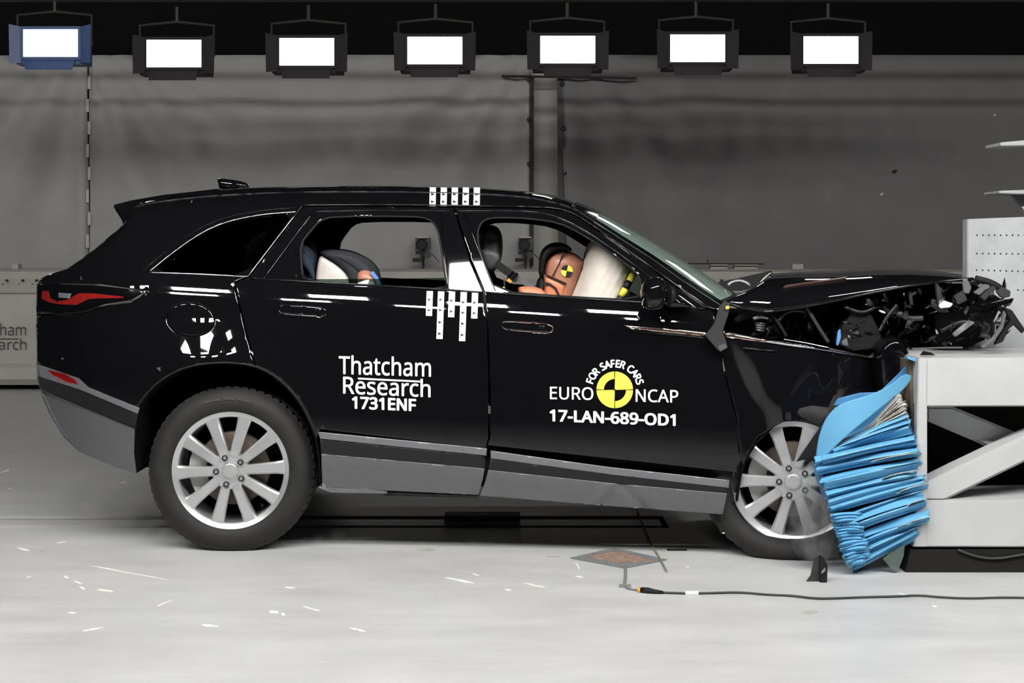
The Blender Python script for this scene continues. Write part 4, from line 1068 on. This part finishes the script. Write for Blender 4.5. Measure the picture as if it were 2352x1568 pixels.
hh = inflate('head', [(820, 640), (822, 625), (838, 617), (858, 624), (872, 640), (876, 670), (850, 690), (825, 675)], CYc-.20, .06, 'skin', cd, step=5, sm=2, ramp=16)
inflate('face', [(828, 645), (842, 639), (860, 648), (866, 665), (845, 672), (830, 665)], CYc-.255, .015, 'shell', hh, step=5, sm=1, ramp=8)
strap('head_band', [(854, 625), (864, 638), (871, 655), (875, 668)], .018, CYc-.262, 'bluecloth', hh)
inflate('body', [(800, 690), (830, 672), (870, 680), (885, 740), (860, 800), (800, 790)], CYc-.06, .10, 'bluecloth', cd, step=8, sm=1, ramp=16)

# ================================================================== WRECKED FRONT
bay = slab('engine_bay', [(1668, 724), (1765, 728), (1840, 716), (2000, 682), (2180, 650), (2210, 655), (2215, 760), (2205, 795), (2050, 800), (2010, 822), (1900, 798), (1760, 780), (1668, 762)], .42, 1.5, 'void', car)
slab('crushed_core', [(2150, 652), (2230, 652), (2265, 664), (2305, 690), (2280, 740), (2262, 780), (2225, 796), (2150, 796)], .25, .36, 'void', bay)
def shard(name, x, y, off, s, m, ang=None, thin=.35, parent=None, bend=.3, label=None):
    ang = random.uniform(0, 6.28) if ang is None else ang
    n = random.choice((4, 5, 6)); pts = []
    for k in range(n):
        a = k*2*math.pi/n+random.uniform(-.35, .35); r = s*random.uniform(.55, 1.1)
        u, v = r*math.cos(a), r*math.sin(a)*thin
        pts.append((u*math.cos(ang)-v*math.sin(ang), u*math.sin(ang)+v*math.cos(ang)))
    ty, tx_ = random.uniform(-bend, bend), random.uniform(-1, 1)
    c = Wc(x, y, off); k_ = 1/510.
    front = [c+Vector((px_*k_, (ty*abs(px_)+tx_*py_*.5)*k_, -py_*k_)) for px_, py_ in pts]
    ctr = c+Vector((0, -s*k_*.35, 0)); bk = [p+Vector((.002, .008, .002)) for p in front]
    vs = [ctr]+front+bk; nf = len(front)
    fs = [(0, 1+i, 1+(i+1) % nf) for i in range(nf)]+[(1+i, 1+nf+i, 1+nf+(i+1) % nf, 1+(i+1) % nf) for i in range(nf)]+[tuple(1+nf+i for i in range(nf))]
    return obj(name, vs, fs, m, parent or car, label=label)
random.seed(12)
def hood_y(x): return np.interp(x, [p[0] for p in HN], [p[1] for p in HN])
for k in range(150):
    x = random.uniform(1680, 2320); y0 = max(hood_y(x)+8, 655) if x < 2230 else 660; y1 = np.interp(x, [1680, 1760, 1900, 2000, 2060, 2250, 2330], [760, 778, 796, 815, 796, 792, 760])
    y = random.uniform(y0, y1); big = x > 1930
    m_ = random.choices(['piano', 'matblack', 'metaldark', 'greyplas', 'metal', 'lens'], [4, 5, 3, 2, .7 if big else .25, .4 if big else .1])[0]
    shard('wreck_fragment', x, y, random.uniform(.12, .42), random.uniform(6, 30 if m_ not in ('metal', 'lens') else 13), m_, thin=random.choice((.12, .3, .6)), parent=bay)
for k in range(110):
    x = random.uniform(1930, 2330); y0 = np.interp(x, [1930, 2000, 2100, 2240, 2330], [712, 690, 668, 650, 690]); y1 = np.interp(x, [1930, 2060, 2250, 2330], [780, 792, 786, 740])
    m_ = random.choices(['piano', 'matblack', 'metaldark', 'greyplas', 'metal'], [5, 4, 2, 2, 1.3])[0]
    shard('wreck_fragment', x, random.uniform(y0, y1), random.uniform(-.03, .12), random.uniform(4, 16 if m_ != 'metal' else 9), m_, thin=random.choice((.12, .25, .5)), parent=bay, bend=.8)
for pts, r, m_ in [([(1775, 722), (1790, 745), (1806, 772)], .008, 'matblack'), ([(1853, 706), (1880, 752), (1903, 786)], .009, 'greyplas'),
                   ([(1790, 736), (1800, 720), (1825, 712), (1850, 716)], .008, 'metaldark'), ([(1730, 732), (1745, 726), (1765, 730)], .01, 'metal'),
                   ([(1940, 705), (1980, 720), (2010, 706)], .008, 'metaldark'), ([(2020, 760), (2035, 730), (2060, 700)], .008, 'metaldark'), ([(2090, 668), (2094, 700)], .009, 'greyplas'),
                   ([(2060, 720), (2090, 732), (2120, 730)], .012, 'greyplas'), ([(1800, 780), (1850, 788), (1905, 800)], .008, 'chrome'), ([(2160, 760), (2210, 735), (2245, 745)], .01, 'metaldark'),
                   ([(2290, 700), (2320, 730), (2350, 760)], .012, 'matblack'), ([(2240, 640), (2280, 650), (2310, 672)], .016, 'matblack')]:
    MB().tube([Wc(x, y, .10) for x, y in smooth_poly(pts, 2, False)], r).build('bent_rod', m_, bay, smooth=True)
for name, pts, off, m_, th in [
    ('headlamp_shell', [(2150, 648), (2165, 665), (2172, 690), (2190, 705), (2170, 712), (2155, 700), (2152, 672)], .02, 'greyplas', .03),
    ('headlamp_lens', [(2157, 700), (2168, 690), (2190, 697), (2182, 706), (2160, 708)], -.01, 'white', .02),
    ('headlamp_lens', [(2212, 645), (2222, 640), (2232, 660), (2226, 675), (2214, 672)], -.01, 'lens', .02),
    ('headlamp_lens', [(2190, 680), (2215, 665), (2222, 690), (2200, 700)], .0, 'greyplas', .02),
    ('grille_piece', [(2236, 672), (2262, 652), (2275, 655), (2250, 678)], -.02, 'lens', .02),
    ('grille_piece', [(2250, 680), (2280, 655), (2290, 662), (2262, 690)], -.01, 'greyplas', .02),
    ('grille_piece', [(2288, 668), (2305, 660), (2322, 668), (2320, 682), (2300, 684)], -.01, 'greyplas', .02),
    ('grille_piece', [(2190, 715), (2260, 700), (2330, 684), (2325, 694), (2250, 716), (2200, 722)], -.02, 'piano', .03),
    ('bumper_strip', [(2252, 796), (2280, 775), (2300, 745), (2306, 712), (2312, 722), (2304, 755), (2285, 782), (2262, 800)], -.03, 'lens', .02),
    ('bumper_piece', [(2305, 704), (2325, 712), (2340, 735), (2352, 752), (2350, 766), (2330, 745), (2318, 755), (2304, 785), (2285, 792), (2300, 765), (2322, 735)], -.02, 'matblack', .03),
    ('silver_bracket', [(2188, 766), (2225, 735), (2240, 740), (2215, 760), (2195, 774)], -.02, 'metal', .02),
    ('silver_bracket', [(2018, 711), (2030, 714), (2036, 720), (2022, 717)], .0, 'white', .015),
    ('intake_box', [(1925, 790), (1935, 750), (1960, 715), (2000, 720), (2025, 770), (2010, 800), (1960, 806)], .12, 'matblack', .12),
    ('torn_bracket', [(1932, 785), (1945, 775), (1950, 794), (1938, 794)], .02, 'lens', .015),
    ('washer_tube', [(1921, 792), (1925, 760), (1931, 755), (1932, 775), (1925, 795)], .0, 'bluecloth', .015),
    ('spring_coil', [(1735, 740), (1758, 742), (1756, 762), (1738, 760)], .08, 'metaldark', .05),
    ('hinge_plate', [(1620, 770), (1640, 745), (1652, 705), (1665, 690), (1678, 700), (1672, 725), (1660, 760), (1670, 790), (1668, 800), (1650, 806)], -.05, 'greyplas', .02),
    ('hinge_foot', [(1648, 795), (1666, 788), (1672, 798), (1654, 808)], -.06, 'clad', .03),
    ('yellow_cap', [(1667, 703), (1675, 702), (1676, 709), (1668, 711)], -.07, 'yellow', .02)]:
    slab(name, pts, off, off+th, m_, bay, bev=.003)
inflate('bumper_corner', [(2000, 800), (2020, 775), (2050, 765), (2075, 790), (2084, 820), (2080, 838), (2050, 860), (2030, 885), (2020, 900), (2008, 890)], .12, .12, 'piano', car, step=6, sm=1, ramp=14)
mb = MB()
for k in range(26): 
    a = k*.55; mb_ = None
MB().tube([Wc(1745+8*math.sin(k*.8), 742+k*.7, .06-.03*math.cos(k*.8)) for k in range(28)], .003, 5).build('coil_spring', 'metal', bay, smooth=True)
# shards low behind the door cladding and by the wheel
for x, y, s, m_ in [(1655, 1140, 14, 'matblack'), (1663, 1160, 10, 'yellow'), (1650, 1168, 12, 'matblack'), (1670, 1130, 8, 'orange'), (1645, 1155, 18, 'matblack'), (1660, 1190, 22, 'matblack'), (1676, 1150, 14, 'greyplas'), (1652, 1075, 5, 'white'), (1662, 1224, 4, 'white'), (1632, 1152, 5, 'white')]:
    shard('splinter', x, y, .05, s, m_, thin=.5)
panel('torn_liner', [(1640, 1180), (1665, 1150), (1680, 1100), (1700, 1060), (1730, 1015), (1740, 1005), (1712, 1060), (1695, 1110), (1682, 1165), (1672, 1210), (1655, 1225)], 'matblack', car, lambda x, y: .04, step=10, thick=.01)

# ================================================================== BARRIER
# white steel frame that carries the deformable face
SF0 = -.42
fr = empty('barrier_frame', P(2300, 1312, SF0+.3), 'white painted steel barrier frame with crossed braces', 'barrier')
kw = dict(car=False)
slab('top_beam', [(2112, 822), (2700, 820), (2700, 933), (2112, 934)], SF0, SF0+.62, 'steelw', fr, bev=.006, **kw)
slab('bottom_beam', [(2112, 1150), (2160, 1150), (2700, 1141), (2700, 1258), (2095, 1256), (2112, 1235)], SF0, SF0+.40, 'steelw', fr, bev=.006, **kw)
slab('post', [(2110, 822), (2130, 822), (2130, 1256), (2100, 1256)], SF0-.004, SF0+.05, 'steelw', fr, bev=.004, **kw)
slab('brace', [(2128, 1108), (2200, 1072), (2352, 1000), (2500, 935), (2500, 990), (2352, 1062), (2170, 1150), (2120, 1150)], SF0+.03, SF0+.17, 'steelw', fr, bev=.01, **kw)
slab('brace', [(2128, 934), (2190, 934), (2352, 1000), (2500, 1080), (2500, 1145), (2352, 1058), (2290, 1035), (2128, 966)], SF0+.20, SF0+.34, 'steelw', fr, bev=.01, **kw)
slab('back_plate', [(2120, 930), (2700, 930), (2700, 1150), (2120, 1150)], SF0+.56, SF0+.60, 'darkbrown', fr, **kw)  # added dark sheet standing for the shadow inside the frame
slab('plinth', [(2092, 1262), (2700, 1262), (2700, 1313), (2080, 1313)], SF0+.0, SF0+.5, 'darkbrown', fr, **kw)
cab = MB().tube([P(x, y, SF0-.01) for x, y in smooth_poly([(2200, 1262), (2240, 1278), (2290, 1284), (2352, 1272), (2450, 1262)], 2, False)], .005).build('cable', 'cable', fr, smooth=True)
slab('face_plate', [(2086, 826), (2106, 826), (2112, 1000), (2112, 1240), (2096, 1240), (2096, 1000)], SF0+.10, SF0+.5, 'rust', fr, **kw)
slab('face_edge', [(2084, 818), (2106, 824), (2112, 828), (2114, 1000), (2110, 1000), (2107, 832), (2084, 823)], SF0+.05, SF0+.10, 'blue', fr, label='thin blue skin edge', **kw)
slab('rust_mark', [(2225, 802), (2300, 803), (2290, 806), (2228, 805)], SF0-.01+.3, SF0+.31, 'yellow', fr, **kw) if False else None
o = MB().tube([G(2085, 1318, .02), G(2352, 1290, .02)], .006).build('floor_cable', 'cable') if False else None
# perforated block behind
blk = empty('perforated_block', P(2400, 1200, .5), 'light grey block with rows of small bolt holes behind the beam', 'block')
BK = .25
slab('block', [(2222, 503), (2352, 498), (2800, 480), (2800, 1290), (2222, 1290)], BK, BK+.08, 'concrete', blk, car=False, bev=.004)
hm = MB()
for row, (y0, sl) in enumerate([(540, 0), (582, .01), (620, .03), (662, .04)]):
    for k in range(12):
        x = 2244+k*13.6-row*.4; y = y0+sl*(x-2244)
        if row == 3 and k < 7: continue
        hm.lathe([(0, -.001), (.0042, -.001), (.0042, .004)], 10, P(x, y, BK))
o = hm.build('bolt_holes', 'hole', blk); o['kind'] = 'stuff'
# white shelf brackets of the tall rig at the right edge
rig = empty('white_rig', P(2420, 1200, .9), 'white rig at the right edge with two projecting flat arms', 'rig')
RY = .7
slab('arm', [(2298, 327), (2352, 322), (2480, 312), (2480, 324), (2352, 334), (2298, 335)], RY, RY+.25, 'steelw', rig, car=False, bev=.003)
slab('arm', [(2295, 438), (2352, 436), (2480, 432), (2480, 443), (2352, 446), (2295, 444)], RY, RY+.25, 'steelw', rig, car=False, bev=.003)
slab('gusset', [(2322, 443), (2400, 443), (2400, 560), (2352, 482)], RY+.1, RY+.14, 'steelw', rig, car=False, bev=.002)
slab('column', [(2385, 120), (2480, 120), (2480, 1190), (2385, 1190)], RY+.02, RY+.22, 'steelw', rig, car=False, bev=.004)

# blue deformable element, crumpled into ridges
hc = empty('honeycomb_barrier', P(2010, 1300, -.3), 'crumpled sky blue honeycomb block wrapped around the front wheel', 'crash barrier')
LP = [(1990, 990), (1955, 1012), (1905, 1040), (1872, 1066), (1884, 1098), (1892, 1118), (1904, 1145), (1906, 1170), (1915, 1190), (1935, 1215), (1950, 1240), (1960, 1268), (1958, 1298)]
RP = [(2066, 908), (2078, 930), (2086, 950), (2098, 985), (2110, 1012), (2110, 1042), (2112, 1062), (2108, 1090), (2132, 1112), (2118, 1142), (2130, 1165), (2128, 1192), (2106, 1222)]
random.seed(5)
def ridge(l, r, h, Y, m, name='honeycomb_layer', depth=.16, seed=0, peak=.35):
    """one long crumple: a wedge with a lit upper facet, a nose and an undercut"""
    rnd = random.Random(seed); n = 9; vs = []
    prof = [(-.62, .45), (-.50, .06), (peak-.5, -.03-.0), (peak-.38, -.035), (.10, .02), (.30, .05), (.36, .035), (.62, .12), (.60, .5)]
    NP = len(prof); dy0, dy1 = rnd.uniform(-2, 2), rnd.uniform(-2, 2); w = rnd.uniform(0, 6); tw0, tw1 = rnd.uniform(-.12, .12), rnd.uniform(-.12, .12)
    L_ = [rnd.uniform(-5, 5) for _ in range(NP)]; R_ = [rnd.uniform(-6, 5) for _ in range(NP)]
    for i in range(n+1):
        t = i/n; hh_ = h*(1+.10*math.sin(t*4+w)); yy = Y+.015*math.sin(t*5+w)
        y = l[1]+dy0+(r[1]+dy1-l[1]-dy0)*t-2.5*math.sin(t*math.pi); x = l[0]+(r[0]-l[0])*t
        for j, (dv, dp) in enumerate(prof):
            ex = L_[j]*max(0, 1-t*6)+R_[j]*max(0, 1-(1-t)*6)
            d_ = dv+(tw0*(1-t)+tw1*t if 1 < j < 7 else 0)
            vs.append(P(x+ex, y+d_*hh_, yy+dp*depth*2+(.02*abs(2*t-1)**6)))
    fs = [(i*NP+j, i*NP+(j+1) % NP, (i+1)*NP+(j+1) % NP, (i+1)*NP+j) for i in range(n) for j in range(NP)]
    fs += [tuple(range(NP)), tuple(n*NP+j for j in range(NP))[::-1]]
    return obj(name, vs, fs, m, hc, auto=22)
NR = 21; tt = 0
for i in range(NR):
    t = (i+.3*math.sin(i*2.3))/(NR-1); t = min(1, max(0, t)); l = chain_at(LP, t); r = chain_at(RP, t)
    foil = i < 3
    h = (20, 15, 24, 17, 13)[i % 5]+4
    ridge((l[0]+random.uniform(-4, 6), l[1]), (r[0]+random.uniform(-8, 4), r[1]), h if not foil else 14, -.44-.03*math.sin(t*math.pi)+(.06 if foil else 0)+random.uniform(-.02, .02), 'foil' if foil else 'blue', seed=i, peak=random.uniform(.15, .5))
for i in range(9):
    t = .05+i*.022; l = chain_at(LP, t); r = chain_at(RP, t*.8)
    ridge((l[0]+20, l[1]-4), (r[0]-4, r[1]-4), 4, -.44, 'foil', seed=50+i, depth=.05, name='foil_fold')
for i in range(5): # thin foil lines between folds
    t = .4+i*.12; l = chain_at(LP, t); r = chain_at(RP, t)
    x0 = l[0]+(r[0]-l[0])*random.uniform(.5, .8); y0 = l[1]+(r[1]-l[1])*(x0-l[0])/(r[0]-l[0])
    ridge((x0, y0), (r[0]-2, r[1]), 2.5, -.50, 'foil', seed=150+i, depth=.03, name='foil_edge')
for i in range(9):
    y = 1182+i*7; ridge((1908+i*2.4, y+3), (1978+i*.8, y-1+i*.2), 8, -.50, 'blue', seed=80+i, depth=.05, name='folded_skin')
for i in range(7):
    y = 1247+i*7.5; ridge((1928+i*3.4, y+6), (1992+i*1.5-(i > 4)*14, y-5), 9, -.51, 'blue', seed=100+i, depth=.05, name='folded_skin')
# core so nothing shows between the ridges
slab('core', [(1900, 1050), (1995, 990), (2075, 925), (2100, 1000), (2105, 1215), (1965, 1295), (1930, 1200), (1890, 1100)], -.36, -.12, 'blued', hc, car=False)
# torn skin sheet on top
SH = smooth_poly([(2097, 863), (2080, 890), (2050, 915), (1990, 962), (1935, 1008), (1895, 1048), (1874, 1066), (1876, 1030), (1884, 990), (1900, 955), (1925, 930), (1965, 916), (2005, 905), (2045, 885), (2078, 857)], 1)
panel('skin_sheet', SH, 'blue', hc, lambda x, y: -.50+.00022*((x-1980)+(y-980))**1+.00003*(x-1990)**2*.3, step=9, thick=.006, lip=.003, map3=lambda x, y, o: P(x, y, o), label='torn flat blue skin sheet')
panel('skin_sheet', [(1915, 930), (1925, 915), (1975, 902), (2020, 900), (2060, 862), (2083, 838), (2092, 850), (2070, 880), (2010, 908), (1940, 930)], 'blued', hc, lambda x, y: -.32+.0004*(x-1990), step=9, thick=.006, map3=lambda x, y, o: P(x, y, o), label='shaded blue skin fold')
panel('black_flap', [(1829, 1060), (1870, 1000), (1900, 960), (1918, 925), (1880, 985), (1895, 950), (1880, 1040), (1872, 1064), (1860, 1052)], 'matblack', hc, lambda x, y: -.20, step=8, thick=.006, map3=lambda x, y, o: P(x, y, o))
o = panel('plastic_film', [(2028, 1283), (2045, 1270), (2078, 1250), (2076, 1275), (2064, 1308), (2054, 1310), (2044, 1302)], glass('thin_clear_film', (.55, .6, .62), .1, .12), hc, lambda x, y: -.44, step=10, thick=.004, inset=0, lip=0, map3=lambda x, y, o: P(x, y, o), label='clear plastic film hanging under the block')
slab('crumpled_foil', [(1870, 935), (1915, 912), (1918, 930), (1895, 955), (1880, 955)], -.08, -.04, 'metaldark', car, car=False)

# ================================================================== LOOSE THINGS
fl = empty('rubber_flap', G(1880, 1350), 'torn black rubber flap standing on the floor below the wheel', 'debris')
slab('flap', [(1872, 1280), (1883, 1275), (1889, 1285), (1884, 1340), (1872, 1343), (1857, 1340), (1852, 1336), (1862, 1322)], -.60, -.59, 'greyplas', fl, car=False)
slab('flap_fold', [(1884, 1275), (1892, 1280), (1901, 1298), (1899, 1352), (1893, 1342), (1884, 1343)], -.62, -.60, 'matblack', fl, car=False)
slab('flap_mark', [(1888, 1310), (1896, 1303), (1895, 1312), (1886, 1318)], -.626, -.62, 'lens', fl, car=False)
ca = empty('floor_cable', G(1470, 1356), 'thin dark cable snaking across the floor to the right', 'cable')
path = [(1523, 1360), (1580, 1362), (1640, 1361), (1700, 1359), (1760, 1365), (1820, 1367), (1870, 1374), (1930, 1373), (2000, 1370), (2060, 1369), (2110, 1366), (2160, 1371), (2230, 1374), (2300, 1371), (2400, 1373), (2700, 1376)]
MB().tube([G(x, y, .006) for x, y in smooth_poly(path, 2, False)], .0042).build('cable', 'cable', ca, smooth=True)
MB().tube([G(1435, 1345, .005), G(1440, 1350, .005), G(1452, 1353, .005), G(1470, 1354, .006)], .0035).build('cable_end', 'tape', ca, smooth=True)
MB().tube([G(1466, 1354, .01), G(1472, 1354.5, .01)], .010, 10).build('connector_ring', 'orange', ca)
MB().tube([G(1472, 1354.5, .01), G(1488, 1356, .01), G(1503, 1358, .009), G(1523, 1360, .007)], [.011, .013, .009, .006], 10).build('connector', 'matblack', ca, smooth=True)
MB().tube([G(1574, 1361.5, .007), G(1604, 1361.5, .007)], .008, 8).build('cable_label', 'white', ca)
ht = empty('floor_hatch', G(1420, 1280), 'brown worn diamond hatch with grey tape border in the floor', 'hatch')
def fprism(pts, z0, z1): return MB().prism([G(x, y, z1) for x, y in pts], [G(x, y, z1)+Vector((0, 0, z0-z1)) for x, y in pts])
fprism([(1340, 1279), (1412, 1261), (1500, 1285), (1430, 1294)], .0006, .003).build('plate', 'hatch', ht)
for a, b, c, d in (((1310, 1280), (1412, 1257), (1412, 1263), (1342, 1279)), ((1412, 1257), (1532, 1284), (1502, 1286), (1412, 1263)), ((1532, 1284), (1435, 1303), (1430, 1295), (1502, 1286)), ((1435, 1303), (1310, 1280), (1342, 1279), (1430, 1295))):
    fprism([a, b, c, d], .0012, .005).build('border_tape', 'tape', ht)
tw = MB().tube([G(x, y, .004) for x, y in smooth_poly([(1436, 1300), (1437, 1320), (1434, 1343)], 2, False)], .006).build('taped_wire', 'tape', ht, smooth=True)
fprism([(1422, 1341), (1449, 1341), (1449, 1345), (1422, 1345)], .001, .008).build('tape_piece', 'tape', ht)
o = MB().tube([G(1462, 1168, .006), G(1497, 1252, .006), G(1512, 1275, .006), G(1531, 1311, .006)], .004).build('loose_cord', 'stain'); tag(o, 'short dark cord on the floor crossing the hatch corner', 'cord')
o = MB().box(G(1555, 1262, .003), (.09, .02, .004)).build('rubber_scrap', 'matblack'); tag(o, 'flat black rubber scrap on the floor near the front wheel', 'scrap')
o = MB().box(G(1108, 1186, .02), (.38, .12, .03)).build('red_plate', 'redbrown'); tag(o, 'dull dark red steel plate on the floor under the car', 'plate')
random.seed(3)
for x, y, s, m_, lb in [(2025, 446, .010, 'white', 'tiny white fragment in the air above the bonnet'), (2055, 394, .016, 'matblack', 'dark thin fragment in the air right above the bonnet'), (2285, 264, .007, 'white', 'tiny white fragment high in the air near the right edge')]:
    c = P(x, y, .4); vs = [c+Vector((s, 0, s*.4)), c+Vector((-s, .004, -s*.2)), c+Vector((-s*.3, -.006, s*.6)), c+Vector((.2*s, .01, -s*.6))]
    o = obj('flying_fragment', vs, [(0, 1, 2), (0, 2, 3), (0, 3, 1), (1, 3, 2)], m_); tag(o, lb, 'debris')
for x, y, lb, m_ in [(2050, 792, 'blue grey scrap lying on the white beam top', 'lens'), (2130, 816, 'small black scrap on the front edge of the beam top', 'matblack')]:
    c = P(x, y, -.1 if y < 800 else SF0+.06); 
    if y < 800: c.z += .0
    vs = [c+Vector((.035, 0, 0)), c+Vector((-.03, .01, 0)), c+Vector((-.01, .03, .018)), c+Vector((.012, -.02, .014))]
    o = obj('beam_scrap', vs, [(0, 1, 2), (0, 2, 3), (0, 3, 1), (1, 3, 2)], m_); tag(o, lb, 'scrap')

# smoke puff from the burst tyre
sm_ = bpy.data.materials.new('tyre_smoke'); sm_.use_nodes = True; nt = sm_.node_tree; nt.nodes.remove(nt.nodes['Principled BSDF'])
vol = nt.nodes.new('ShaderNodeVolumePrincipled'); vol.inputs['Color'].default_value = (.93, .96, 1, 1); vol.inputs['Anisotropy'].default_value = .2
tc = nt.nodes.new('ShaderNodeTexCoord'); nn = nt.nodes.new('ShaderNodeTexNoise'); nn.inputs['Scale'].default_value = 9; nn.inputs['Detail'].default_value = 3
nt.links.new(tc.outputs['Object'], nn.inputs['Vector'])
ln = nt.nodes.new('ShaderNodeVectorMath'); ln.operation = 'LENGTH'; nt.links.new(tc.outputs['Object'], ln.inputs[0])
mr = nt.nodes.new('ShaderNodeMapRange'); mr.inputs['From Min'].default_value = 1; mr.inputs['From Max'].default_value = .1; mr.inputs['To Min'].default_value = 0; mr.inputs['To Max'].default_value = 1
nt.links.new(ln.outputs['Value'], mr.inputs['Value'])
n3 = nt.nodes.new('ShaderNodeMapRange'); n3.inputs['From Min'].default_value = .42; n3.inputs['From Max'].default_value = .62; nn.inputs['Scale'].default_value = 2.2
nt.links.new(nn.outputs['Fac'], n3.inputs['Value'])
mu = nt.nodes.new('ShaderNodeMath'); mu.operation = 'MULTIPLY'; nt.links.new(mr.outputs[0], mu.inputs[0]); nt.links.new(n3.outputs[0], mu.inputs[1])
m2 = nt.nodes.new('ShaderNodeMath'); m2.operation = 'MULTIPLY'; m2.inputs[1].default_value = 36; nt.links.new(mu.outputs[0], m2.inputs[0])
nt.links.new(m2.outputs[0], vol.inputs['Density']); nt.links.new(vol.outputs[0], nt.nodes['Material Output'].inputs['Volume'])
bm = bmesh.new(); bmesh.ops.create_icosphere(bm, subdivisions=3, radius=1); me = bpy.data.meshes.new('smoke'); bm.to_mesh(me); bm.free()
so = link('smoke', me, sm_); so.location = P(1885, 1200, -.37); so.scale = (.15, .12, .20); so['kind'] = 'stuff'
tag(so, 'thin bluish smoke puff beside the burst front tyre', 'smoke')
print('objects', len(bpy.data.objects))
